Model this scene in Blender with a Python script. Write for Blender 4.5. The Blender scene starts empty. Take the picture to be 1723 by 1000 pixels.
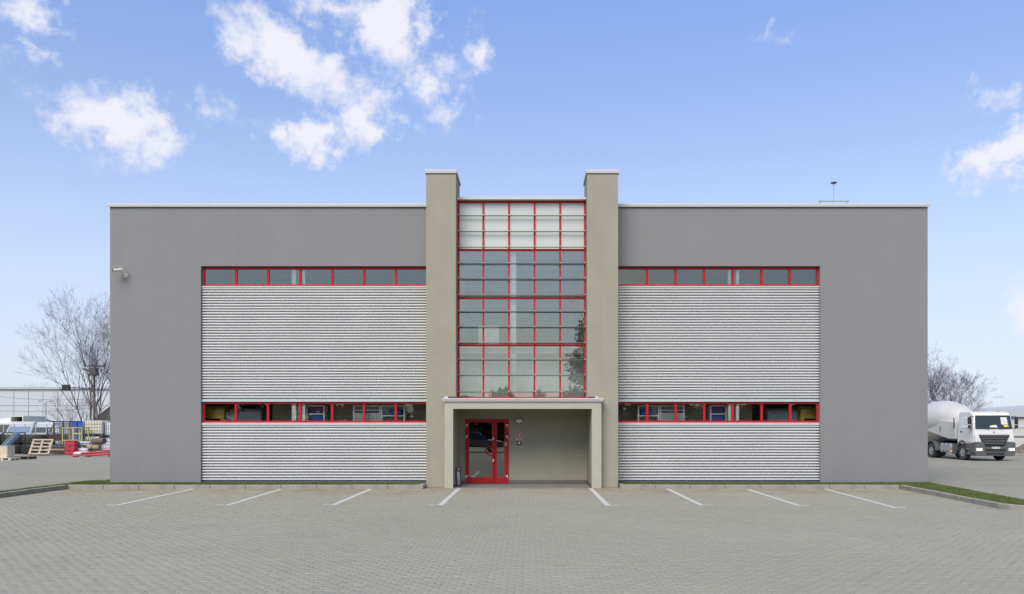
import bpy, math, random
import numpy as np
from mathutils import Vector, Matrix

random.seed(7)
R = math.radians
scene = bpy.context.scene
col = scene.collection

# ------------------------------------------------------------------ camera
F_PX, CAM_D, CAM_H = 1350.0, 25.0, 1.805
cam_d = bpy.data.cameras.new('camera')
cam = bpy.data.objects.new('camera', cam_d)
col.objects.link(cam)
cam.location = (0, -CAM_D, CAM_H)
cam.rotation_euler = (R(90), 0, 0)
cam_d.sensor_fit = 'HORIZONTAL'
cam_d.sensor_width = 36.0
cam_d.lens = 36.0 * F_PX / 1723.0
cam_d.shift_x = (861.5 - 893.0) / 1723.0
cam_d.shift_y = (720.0 - 500.0) / 1723.0
cam_d.clip_end = 3000
scene.camera = cam

# ------------------------------------------------------------------ light
SUN_EL = 46.0
world = bpy.data.worlds.new('World')
scene.world = world
world.use_nodes = True
sun_d = bpy.data.lights.new('sun', 'SUN')
sun_d.energy = 2.45
sun_d.angle = R(38)
sun_d.color = (1.0, 0.91, 0.78)
sun = bpy.data.objects.new('sun', sun_d)
col.objects.link(sun)
sun.rotation_euler = (R(90 - SUN_EL), 0, R(-20))      # light from behind the camera, high
scene.view_settings.view_transform = 'Standard'
scene.view_settings.look = 'None'
scene.view_settings.gamma = 1.0
scene.view_settings.use_curve_mapping = False
scene.view_settings.exposure = 0.6
SKY_STRENGTH = 0.14


def build_world():
    nt = world.node_tree
    N, L = nt.nodes, nt.links
    for n in list(N):
        N.remove(n)

    def new(t, **kw):
        n = N.new(t)
        for k, v in kw.items():
            setattr(n, k, v)
        return n

    def math_(op, a, b=None, clamp=False):
        n = new('ShaderNodeMath', operation=op, use_clamp=clamp)
        for i, v in enumerate((a, b)):
            if v is None:
                continue
            if isinstance(v, (int, float)):
                n.inputs[i].default_value = v
            else:
                L.new(v, n.inputs[i])
        return n.outputs[0]

    def ramp(v, lo, hi):
        n = new('ShaderNodeMapRange', interpolation_type='SMOOTHSTEP')
        L.new(v, n.inputs[0])
        n.inputs[1].default_value = lo
        n.inputs[2].default_value = hi
        return n.outputs[0]

    def mixc(fac, a, b, blend='MIX'):
        n = new('ShaderNodeMix', data_type='RGBA', blend_type=blend)
        for s, v in ((n.inputs[0], fac), (n.inputs[6], a), (n.inputs[7], b)):
            if isinstance(v, (int, float)):
                s.default_value = v
            elif isinstance(v, tuple):
                s.default_value = v
            else:
                L.new(v, s)
        return n.outputs[2]

    sky = new('ShaderNodeTexSky')
    sky.sky_type = 'NISHITA'
    sky.sun_disc = False
    sky.sun_elevation = R(SUN_EL)
    sky.sun_rotation = R(180 + 20)
    sky.air_density = 1.0
    sky.dust_density = 0.6
    sky.ozone_density = 1.6
    tc = new('ShaderNodeTexCoord')
    d = tc.outputs['Generated']
    sep = new('ShaderNodeSeparateXYZ')
    L.new(d, sep.inputs[0])
    x, y, z = sep.outputs
    el = math_('ARCSINE', z)
    az = math_('ARCTAN2', x, y)
    # the sky's own blue, whole dome alike: deeper at height, a pale milky band at the horizon
    hsv = new('ShaderNodeHueSaturation')
    L.new(sky.outputs[0], hsv.inputs['Color'])
    hsv.inputs['Hue'].default_value = 0.508
    hsv.inputs['Saturation'].default_value = 0.98
    hsv.inputs['Value'].default_value = 1.0
    tint = mixc(1.0, hsv.outputs[0], (0.95, 1.03, 1.15, 1), 'MULTIPLY')
    milky = math_('POWER', math_('SUBTRACT', 1.0, ramp(math_('ABSOLUTE', el), -0.02, 0.56)), 1.25)
    base = mixc(math_('MULTIPLY', milky, 0.85), tint, (3.85, 4.1, 4.85, 1))
    gain = new('ShaderNodeMapRange')
    L.new(el, gain.inputs[0])
    gain.inputs[1].default_value = 0.33
    gain.inputs[2].default_value = 0.52
    gain.inputs[3].default_value = 0.84
    gain.inputs[4].default_value = 1.04
    base = mixc(1.0, base, gain.outputs[0], 'MULTIPLY')
    # clouds
    cv = new('ShaderNodeCombineXYZ')
    L.new(az, cv.inputs[0]); L.new(el, cv.inputs[1])
    wn = new('ShaderNodeTexNoise')
    wn.inputs['Scale'].default_value = 13
    wn.inputs['Detail'].default_value = 6
    wn.inputs['Roughness'].default_value = 0.62
    L.new(d, wn.inputs['Vector'])
    wv = new('ShaderNodeVectorMath', operation='MULTIPLY_ADD')
    L.new(wn.outputs['Color'], wv.inputs[0])
    wv.inputs[1].default_value = (0.125, 0.085, 0)
    off = new('ShaderNodeVectorMath', operation='ADD')
    off.inputs[1].default_value = (-0.0625, -0.0425, 0)
    L.new(cv.outputs[0], wv.inputs[2])
    L.new(wv.outputs[0], off.inputs[0])
    wn2 = new('ShaderNodeTexNoise')
    wn2.inputs['Scale'].default_value = 52
    wn2.inputs['Detail'].default_value = 8
    wn2.inputs['Roughness'].default_value = 0.6
    L.new(d, wn2.inputs['Vector'])
    wv2 = new('ShaderNodeVectorMath', operation='MULTIPLY_ADD')
    L.new(wn2.outputs['Color'], wv2.inputs[0])
    wv2.inputs[1].default_value = (0.055, 0.045, 0)
    L.new(off.outputs[0], wv2.inputs[2])
    off2 = new('ShaderNodeVectorMath', operation='ADD')
    off2.inputs[1].default_value = (-0.0275, -0.0225, 0)
    L.new(wv2.outputs[0], off2.inputs[0])
    warped = off2.outputs[0]

    def ell(px, py, rx, ry, rot, amp):
        a = math.atan((px - 893) / F_PX)
        e = math.atan((720 - py) / F_PX * math.cos(a))
        m = new('ShaderNodeMapping', vector_type='TEXTURE')
        L.new(warped, m.inputs['Vector'])
        m.inputs['Location'].default_value = (a, e, 0)
        m.inputs['Rotation'].default_value = (0, 0, R(rot))
        k = math.cos(a)
        m.inputs['Scale'].default_value = (rx / F_PX * k * k, ry / F_PX * k, 1)
        g = new('ShaderNodeTexGradient', gradient_type='SPHERICAL')
        L.new(m.outputs[0], g.inputs[0])
        return math_('MULTIPLY', g.outputs['Fac'], amp)

    blobs = [(490, 105, 175, 68, -24, 1.9), (655, 35, 100, 85, 0, 1.9), (560, 8, 110, 40, 0, 1.2),
             (180, 205, 155, 68, -8, 1.8), (150, 160, 70, 40, 0, .9), (515, 245, 95, 46, 8, 1.6),
             (605, 208, 90, 52, 20, 1.5), (615, 160, 60, 38, 0, 1.0), (735, 138, 85, 40, 15, 1.1),
             (795, 95, 60, 60, 0, 1.05), (752, 195, 72, 50, 0, .8), (365, 195, 45, 50, 0, .62),
             (425, 215, 80, 28, -10, .45), (60, 8, 85, 42, 0, 1.2), (62, 78, 42, 28, 0, .8),
             (15, 125, 50, 50, 0, .5), (1705, 245, 120, 54, 22, 1.7), (1678, 160, 55, 42, 30, .75),
             (1715, 292, 55, 30, 0, 1.0), (1292, 64, 42, 22, 15, .55), (1715, 528, 75, 65, 0, 1.3),
             (195, 262, 60, 50, 0, .5), (675, 95, 55, 60, 0, .8)]
    tot = None
    for b in blobs:
        v = ell(*b)
        tot = v if tot is None else math_('MAXIMUM', tot, v)
    fn = new('ShaderNodeTexNoise')
    fn.inputs['Scale'].default_value = 24
    fn.inputs['Detail'].default_value = 12
    fn.inputs['Roughness'].default_value = 0.68
    L.new(d, fn.inputs['Vector'])
    fine = math_('MULTIPLY', math_('SUBTRACT', fn.outputs[0], 0.5), 1.9)
    placed = ramp(math_('ADD', tot, fine), 0.12, 1.30)
    placed = math_('MULTIPLY', placed, ramp(tot, 0.0, 0.22))
    # the same kind of cloud over the rest of the dome
    sq = new('ShaderNodeMapping')
    sq.inputs['Scale'].default_value = (1, 1, 1.9)
    L.new(d, sq.inputs[0])
    gn = new('ShaderNodeTexNoise')
    gn.inputs['Scale'].default_value = 3.6
    gn.inputs['Detail'].default_value = 10
    gn.inputs['Roughness'].default_value = 0.58
    L.new(sq.outputs[0], gn.inputs['Vector'])
    gen = ramp(gn.outputs[0], 0.53, 0.66)
    view = new('ShaderNodeMapping', vector_type='TEXTURE')
    view.inputs['Location'].default_value = (-0.03, 0.26, 0)
    view.inputs['Scale'].default_value = (0.95, 0.55, 1)
    L.new(cv.outputs[0], view.inputs[0])
    vg = new('ShaderNodeTexGradient', gradient_type='SPHERICAL')
    L.new(view.outputs[0], vg.inputs[0])
    gen = math_('MULTIPLY', gen, math_('SUBTRACT', 1.0, ramp(vg.outputs['Fac'], 0.0, 0.18)))
    gen = math_('MULTIPLY', gen, ramp(el, 0.02, 0.12))
    cl = math_('MAXIMUM', placed, gen)
    colr = mixc(math_('MULTIPLY', cl, 0.96), base, (4.2, 4.2, 4.6, 1))
    bg = new('ShaderNodeBackground')
    bg.inputs['Strength'].default_value = SKY_STRENGTH
    L.new(colr, bg.inputs['Color'])
    out = new('ShaderNodeOutputWorld')
    L.new(bg.outputs[0], out.inputs[0])


build_world()


def at(px, py, Y):
    d = (Y + CAM_D) / F_PX
    return Vector(((px - 893) * d, Y, CAM_H + (720 - py) * d))


# ------------------------------------------------------------------ materials
M = {}


def mat(name, c, rough=0.6, metal=0.0, var=0.08, scale=6.0, bump=0.0, bscale=60.0, spec=0.5, dirt=None, dscale=1.2, damt=0.5,
        coat=0.0, streak=0.0):
    m = bpy.data.materials.new(name)
    m.use_nodes = True
    nt = m.node_tree
    N, L = nt.nodes, nt.links
    b = N['Principled BSDF']
    b.inputs['Roughness'].default_value = rough
    b.inputs['Metallic'].default_value = metal
    b.inputs['Specular IOR Level'].default_value = spec
    b.inputs['Coat Weight'].default_value = coat
    tc = N.new('ShaderNodeTexCoord')
    no = N.new('ShaderNodeTexNoise')
    no.inputs['Scale'].default_value = scale
    no.inputs['Detail'].default_value = 6
    L.new(tc.outputs['Object'], no.inputs['Vector'])
    mr = N.new('ShaderNodeMapRange')
    mr.inputs[1].default_value = 0.3
    mr.inputs[2].default_value = 0.7
    mr.inputs[3].default_value = 1 - var
    mr.inputs[4].default_value = 1 + var
    L.new(no.outputs[0], mr.inputs[0])
    mx = N.new('ShaderNodeMix')
    mx.data_type = 'RGBA'
    mx.blend_type = 'MULTIPLY'
    mx.inputs[0].default_value = 1
    mx.inputs[6].default_value = (*c, 1)
    L.new(mr.outputs[0], mx.inputs[7])
    outc = mx.outputs[2]
    if dirt is not None:
        dn = N.new('ShaderNodeTexNoise')
        dn.inputs['Scale'].default_value = dscale
        dn.inputs['Detail'].default_value = 8
        dn.inputs['Roughness'].default_value = 0.65
        L.new(tc.outputs['Object'], dn.inputs['Vector'])
        dr = N.new('ShaderNodeMapRange')
        dr.inputs[1].default_value = 0.5
        dr.inputs[2].default_value = 0.72
        dr.inputs[3].default_value = 0
        dr.inputs[4].default_value = damt
        L.new(dn.outputs[0], dr.inputs[0])
        dm = N.new('ShaderNodeMix')
        dm.data_type = 'RGBA'
        L.new(dr.outputs[0], dm.inputs[0])
        L.new(outc, dm.inputs[6])
        dm.inputs[7].default_value = (*dirt, 1)
        outc = dm.outputs[2]
    if streak:
        mp = N.new('ShaderNodeMapping')
        mp.inputs['Scale'].default_value = (5.0, 5.0, 0.22)
        L.new(tc.outputs['Object'], mp.inputs[0])
        sn = N.new('ShaderNodeTexNoise')
        sn.inputs['Scale'].default_value = 1.0
        sn.inputs['Detail'].default_value = 7
        L.new(mp.outputs[0], sn.inputs['Vector'])
        sr = N.new('ShaderNodeMapRange')
        sr.inputs[1].default_value = 0.5
        sr.inputs[2].default_value = 0.75
        sr.inputs[3].default_value = 1.0
        sr.inputs[4].default_value = 1.0 - streak
        L.new(sn.outputs[0], sr.inputs[0])
        sm = N.new('ShaderNodeMix')
        sm.data_type = 'RGBA'
        sm.blend_type = 'MULTIPLY'
        sm.inputs[0].default_value = 1
        L.new(outc, sm.inputs[6])
        L.new(sr.outputs[0], sm.inputs[7])
        outc = sm.outputs[2]
    L.new(outc, b.inputs['Base Color'])
    if bump:
        bn = N.new('ShaderNodeTexNoise')
        bn.inputs['Scale'].default_value = bscale
        bn.inputs['Detail'].default_value = 4
        L.new(tc.outputs['Object'], bn.inputs['Vector'])
        bp = N.new('ShaderNodeBump')
        bp.inputs['Strength'].default_value = bump
        bp.inputs['Distance'].default_value = 0.01
        L.new(bn.outputs[0], bp.inputs['Height'])
        L.new(bp.outputs[0], b.inputs['Normal'])
    M[name] = m
    return m


def glass(name, tint, refl, rough=0.01, gc=(1.0, 0.97, 0.86)):
    m = bpy.data.materials.new(name)
    m.use_nodes = True
    nt = m.node_tree
    N, L = nt.nodes, nt.links
    for n in list(N):
        N.remove(n)
    tr = N.new('ShaderNodeBsdfTransparent')
    tr.inputs[0].default_value = (*tint, 1)
    gl = N.new('ShaderNodeBsdfGlossy')
    gl.inputs['Roughness'].default_value = rough
    gl.inputs['Color'].default_value = (*gc, 1)
    # old sheet glass is never quite flat
    tc = N.new('ShaderNodeTexCoord')
    wn = N.new('ShaderNodeTexNoise')
    wn.inputs['Scale'].default_value = 0.9
    L.new(tc.outputs['Object'], wn.inputs['Vector'])
    bp = N.new('ShaderNodeBump')
    bp.inputs['Strength'].default_value = 0.06
    bp.inputs['Distance'].default_value = 0.02
    L.new(wn.outputs[0], bp.inputs['Height'])
    L.new(bp.outputs[0], gl.inputs['Normal'])
    fr = N.new('ShaderNodeFresnel')
    fr.inputs[0].default_value = 1.5
    ad = N.new('ShaderNodeMath')
    ad.operation = 'ADD'
    ad.use_clamp = True
    L.new(fr.outputs[0], ad.inputs[0])
    ad.inputs[1].default_value = refl
    mx = N.new('ShaderNodeMixShader')
    L.new(ad.outputs[0], mx.inputs[0])
    L.new(tr.outputs[0], mx.inputs[1])
    L.new(gl.outputs[0], mx.inputs[2])
    o = N.new('ShaderNodeOutputMaterial')
    L.new(mx.outputs[0], o.inputs[0])
    M[name] = m
    return m


def emit(name, c, s):
    m = bpy.data.materials.new(name)
    m.use_nodes = True
    b = m.node_tree.nodes['Principled BSDF']
    b.inputs['Base Color'].default_value = (*c, 1)
    b.inputs['Emission Color'].default_value = (*c, 1)
    b.inputs['Emission Strength'].default_value = s
    M[name] = m
    return m


mat('grey_render', (0.217, 0.218, 0.213), 0.9, var=0.025, scale=1.1, bump=0.35, bscale=140, spec=0.2,
    dirt=(0.195, 0.192, 0.180), dscale=0.35, damt=0.15, streak=0.035)
mat('beige_render', (0.305, 0.290, 0.222), 0.9, var=0.05, scale=1.3, bump=0.35, bscale=140, spec=0.2,
    dirt=(0.25, 0.236, 0.18), dscale=0.8, damt=0.2, streak=0.04)
mat('pale_render', (0.385, 0.370, 0.30), 0.9, var=0.05, scale=2, bump=0.3, bscale=140, spec=0.2)
mat('dark_skirting', (0.12, 0.115, 0.105), 0.6, var=0.12, scale=3)
mat('porch_floor', (0.20, 0.19, 0.175), 0.5, var=0.12, scale=2.5, dirt=(0.07, 0.07, 0.065), dscale=1.5, damt=0.6)
mat('coping', (0.50, 0.49, 0.47), 0.45, var=0.03, spec=0.4)
mat('sheet_white', (0.63, 0.63, 0.61), 0.38, metal=0.0, var=0.04, scale=0.8, spec=0.5, dirt=(0.60, 0.595, 0.56), dscale=0.7, damt=0.3)
mat('trim_pale', (0.44, 0.48, 0.46), 0.4, var=0.03)
mat('red_paint', (0.43, 0.012, 0.02), 0.42, var=0.06, spec=0.25)
mat('dark_red', (0.11, 0.02, 0.022), 0.5)
mat('bar_grey', (0.16, 0.17, 0.165), 0.4, metal=0.6)
mat('bracket', (0.75, 0.77, 0.76), 0.35, metal=0.3)
mat('interior_wall', (0.58, 0.62, 0.58), 0.8)
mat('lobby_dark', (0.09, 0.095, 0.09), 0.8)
mat('interior_dark', (0.36, 0.33, 0.26), 0.8)
mat('interior_ceiling', (0.62, 0.63, 0.62), 0.8)
mat('interior_floor', (0.36, 0.35, 0.33), 0.6)
mat('white_plaster', (0.80, 0.81, 0.78), 0.7)
mat('column_white', (0.86, 0.88, 0.84), 0.7)
mat('roof_felt', (0.09, 0.09, 0.09), 0.9)
mat('tan_wall', (0.40, 0.34, 0.25), 0.8)
mat('white_paint', (0.80, 0.80, 0.78), 0.6, var=0.05)
mat('line_paint', (0.50, 0.495, 0.46), 0.8, var=0.10, scale=12, dirt=(0.34, 0.33, 0.29), dscale=9, damt=0.9)
mat('kerb_concrete', (0.275, 0.262, 0.22), 0.9, var=0.12, scale=4, bump=0.4, bscale=80, dirt=(0.15, 0.145, 0.13), dscale=2.2, damt=0.6)
mat('soil', (0.085, 0.08, 0.04), 0.95, var=0.3, scale=9)
mat('grass', (0.085, 0.12, 0.022), 0.8, var=0.35, scale=2.5, dirt=(0.16, 0.15, 0.05), dscale=3.0, damt=0.6)
mat('chrome', (0.33, 0.32, 0.31), 0.28, metal=1.0, var=0.03)
mat('steel', (0.42, 0.43, 0.44), 0.4, metal=0.8)
mat('galv', (0.40, 0.42, 0.43), 0.55, metal=0.5)
mat('rim_grey', (0.30, 0.30, 0.29), 0.5, var=0.1)
mat('black', (0.018, 0.018, 0.019), 0.5)
mat('rubber', (0.040, 0.040, 0.038), 0.85, var=0.25, scale=8, bump=0.5, bscale=25, dirt=(0.10, 0.095, 0.08), dscale=2.5, damt=0.5)
mat('grey_plastic', (0.085, 0.088, 0.085), 0.6, var=0.1)
mat('truck_white', (0.66, 0.66, 0.63), 0.28, var=0.03, coat=0.4, dirt=(0.52, 0.50, 0.44), dscale=1.0, damt=0.25)
mat('tank_white', (0.54, 0.53, 0.49), 0.35, var=0.05, scale=1, dirt=(0.48, 0.45, 0.38), dscale=0.6, damt=0.35)
mat('tank_grey', (0.46, 0.44, 0.40), 0.5, var=0.08)
mat('van_grey', (0.42, 0.44, 0.47), 0.3, coat=0.5)
mat('van_yellow', (0.42, 0.29, 0.04), 0.35, coat=0.3)
mat('car_grey', (0.10, 0.11, 0.125), 0.25, metal=0.4, coat=0.6)
mat('wood_pale', (0.40, 0.34, 0.24), 0.85, var=0.2, scale=7)
mat('wood_beige', (0.56, 0.50, 0.39), 0.85, var=0.1, scale=3)
mat('wood_dark', (0.10, 0.075, 0.055), 0.9, var=0.25, scale=6)
mat('rust', (0.10, 0.05, 0.04), 0.85, var=0.3, scale=8)
mat('brown_drum', (0.12, 0.085, 0.07), 0.75, var=0.2)
mat('tan_fabric', (0.30, 0.25, 0.16), 0.95, var=0.2, scale=14, bump=0.5, bscale=40)
mat('blue_paint', (0.035, 0.075, 0.18), 0.5, var=0.15)
mat('blue_plastic', (0.03, 0.075, 0.32), 0.45, var=0.1)
mat('navy_plastic', (0.03, 0.035, 0.12), 0.5, var=0.1)
mat('aerial_head', (0.13, 0.11, 0.20), 0.5)
mat('van_white', (0.48, 0.49, 0.48), 0.35, var=0.05, dirt=(0.34, 0.33, 0.30), dscale=1.2, damt=0.5)
mat('purple_plastic', (0.13, 0.03, 0.14), 0.5)
mat('orange_red', (0.50, 0.07, 0.04), 0.5, var=0.12)
mat('red_plastic', (0.42, 0.025, 0.04), 0.5, var=0.08)
mat('yellow_green', (0.40, 0.37, 0.12), 0.55, var=0.15)
mat('green_dark', (0.05, 0.10, 0.06), 0.6, var=0.2)
mat('ibc_cream', (0.64, 0.59, 0.46), 0.45, var=0.06)
mat('ibc_white', (0.72, 0.74, 0.75), 0.45, var=0.06)
mat('sack', (0.52, 0.52, 0.50), 0.9, var=0.12)
mat('pvc_grey', (0.36, 0.38, 0.40), 0.5)
mat('rubble', (0.16, 0.13, 0.10), 0.95, var=0.4, scale=4, bump=0.6, bscale=12)
mat('bark', (0.12, 0.105, 0.095), 0.9, var=0.2, scale=5)
mat('twig', (0.085, 0.066, 0.085), 0.9, var=0.2, scale=5)
mat('leaf', (0.055, 0.080, 0.032), 0.7, var=0.35, scale=3)
mat('far_cladding', (0.46, 0.48, 0.49), 0.7, var=0.02, scale=0.2)
mat('near_cladding', (0.47, 0.47, 0.44), 0.6, var=0.03, scale=0.4, dirt=(0.48, 0.47, 0.44), dscale=0.3, damt=0.4)
mat('far_joint', (0.45, 0.47, 0.48), 0.7)
mat('far_roof', (0.40, 0.42, 0.43), 0.7)
mat('shed_roof', (0.055, 0.05, 0.045), 0.9, var=0.25)
mat('tent', (0.66, 0.68, 0.69), 0.7)
mat('plate_white', (0.75, 0.76, 0.75), 0.4)
mat('plate_blue', (0.02, 0.06, 0.35), 0.4)
mat('amber', (0.70, 0.22, 0.02), 0.35)
mat('yellow_card', (0.75, 0.62, 0.05), 0.6)
mat('camera_cream', (0.62, 0.60, 0.52), 0.4)
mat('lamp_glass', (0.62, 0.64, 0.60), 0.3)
mat('hinge', (0.80, 0.82, 0.80), 0.35)
emit('headlight', (1.0, 0.93, 0.78), 2.2)
emit('marker', (1.0, 0.55, 0.08), 1.2)
glass('glass_upper', (0.86, 0.90, 0.90), 0.07)
glass('glass_lower', (0.98, 0.99, 0.98), 0.02)
glass('glass_stair', (0.965, 0.99, 0.97), 0.12, gc=(0.98, 0.97, 0.83))
mat('glass_spandrel', (0.50, 0.53, 0.48), 0.12, var=0.03, scale=0.8, spec=0.5)
glass('glass_door', (0.30, 0.38, 0.38), 0.16)
glass('glass_vehicle', (0.13, 0.14, 0.14), 0.03)


def paver_material(name, textured):
    m = bpy.data.materials.new(name)
    m.use_nodes = True
    nt = m.node_tree
    N, L = nt.nodes, nt.links
    b = N['Principled BSDF']
    b.inputs['Roughness'].default_value = 0.85
    b.inputs['Specular IOR Level'].default_value = 0.25
    ge = N.new('ShaderNodeNewGeometry')
    pos = ge.outputs['Position']

    def noise(s, det=6, ro=0.6):
        n = N.new('ShaderNodeTexNoise')
        n.inputs['Scale'].default_value = s
        n.inputs['Detail'].default_value = det
        n.inputs['Roughness'].default_value = ro
        L.new(pos, n.inputs['Vector'])
        return n.outputs[0]

    def mr(v, a, bb, c, d):
        n = N.new('ShaderNodeMapRange')
        L.new(v, n.inputs[0])
        for i, q in enumerate((a, bb, c, d)):
            n.inputs[i + 1].default_value = q
        return n.outputs[0]

    def mix(fac, a, bb, blend='MIX'):
        n = N.new('ShaderNodeMix')
        n.data_type = 'RGBA'
        n.blend_type = blend
        for s, v in ((n.inputs[0], fac), (n.inputs[6], a), (n.inputs[7], bb)):
            if isinstance(v, (int, float)):
                s.default_value = v
            elif isinstance(v, tuple):
                s.default_value = (*v, 1)
            else:
                L.new(v, s)
        return n.outputs[2]

    c = mix(mr(noise(0.22, 5), 0.35, 0.65, 0, 1), (0.275, 0.267, 0.206), (0.305, 0.295, 0.230))
    c = mix(mr(noise(1.3, 8, 0.7), 0.56, 0.75, 0, 0.40), c, (0.26, 0.215, 0.15))      # sandy stains
    c = mix(mr(noise(0.55, 8, 0.7), 0.55, 0.78, 0, 0.4), c, (0.17, 0.168, 0.145))      # tyre grime
    # sand and rust washed against the kerb
    sp = N.new('ShaderNodeSeparateXYZ')
    L.new(pos, sp.inputs[0])
    near = mr(sp.outputs[1], -4.2, -1.5, 0, 1)
    pat = mr(noise(0.75, 8, 0.68), 0.42, 0.62, 0, 0.9)
    mu = N.new('ShaderNodeMath')
    mu.operation = 'MULTIPLY'
    L.new(near, mu.inputs[0]); L.new(pat, mu.inputs[1])
    if not textured:
        c = mix(mu.outputs[0], c, (0.245, 0.180, 0.105))
    g = mr(noise(160, 3), 0.3, 0.7, 0.90, 1.10)
    c = mix(1.0, c, g, 'MULTIPLY')
    if textured:
        br = N.new('ShaderNodeTexBrick')
        L.new(pos, br.inputs['Vector'])
        br.inputs['Scale'].default_value = 1.0
        br.inputs['Brick Width'].default_value = 0.17
        br.inputs['Row Height'].default_value = 0.105
        br.inputs['Mortar Size'].default_value = 0.006
        br.inputs['Color1'].default_value = (1.05, 1.05, 1.05, 1)
        br.inputs['Color2'].default_value = (0.95, 0.95, 0.95, 1)
        br.inputs['Mortar'].default_value = (0.5, 0.49, 0.46, 1)
        c = mix(1.0, c, br.outputs[0], 'MULTIPLY')
    else:
        a = N.new('ShaderNodeAttribute')
        a.attribute_name = 'tone'
        c = mix(1.0, c, a.outputs['Color'], 'MULTIPLY')
    L.new(c, b.inputs['Base Color'])
    bp = N.new('ShaderNodeBump')
    bp.inputs['Strength'].default_value = 0.35
    bp.inputs['Distance'].default_value = 0.004
    L.new(noise(120, 3), bp.inputs['Height'])
    L.new(bp.outputs[0], b.inputs['Normal'])
    M[name] = m


paver_material('paver', False)
paver_material('yard_paving', True)


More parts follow.
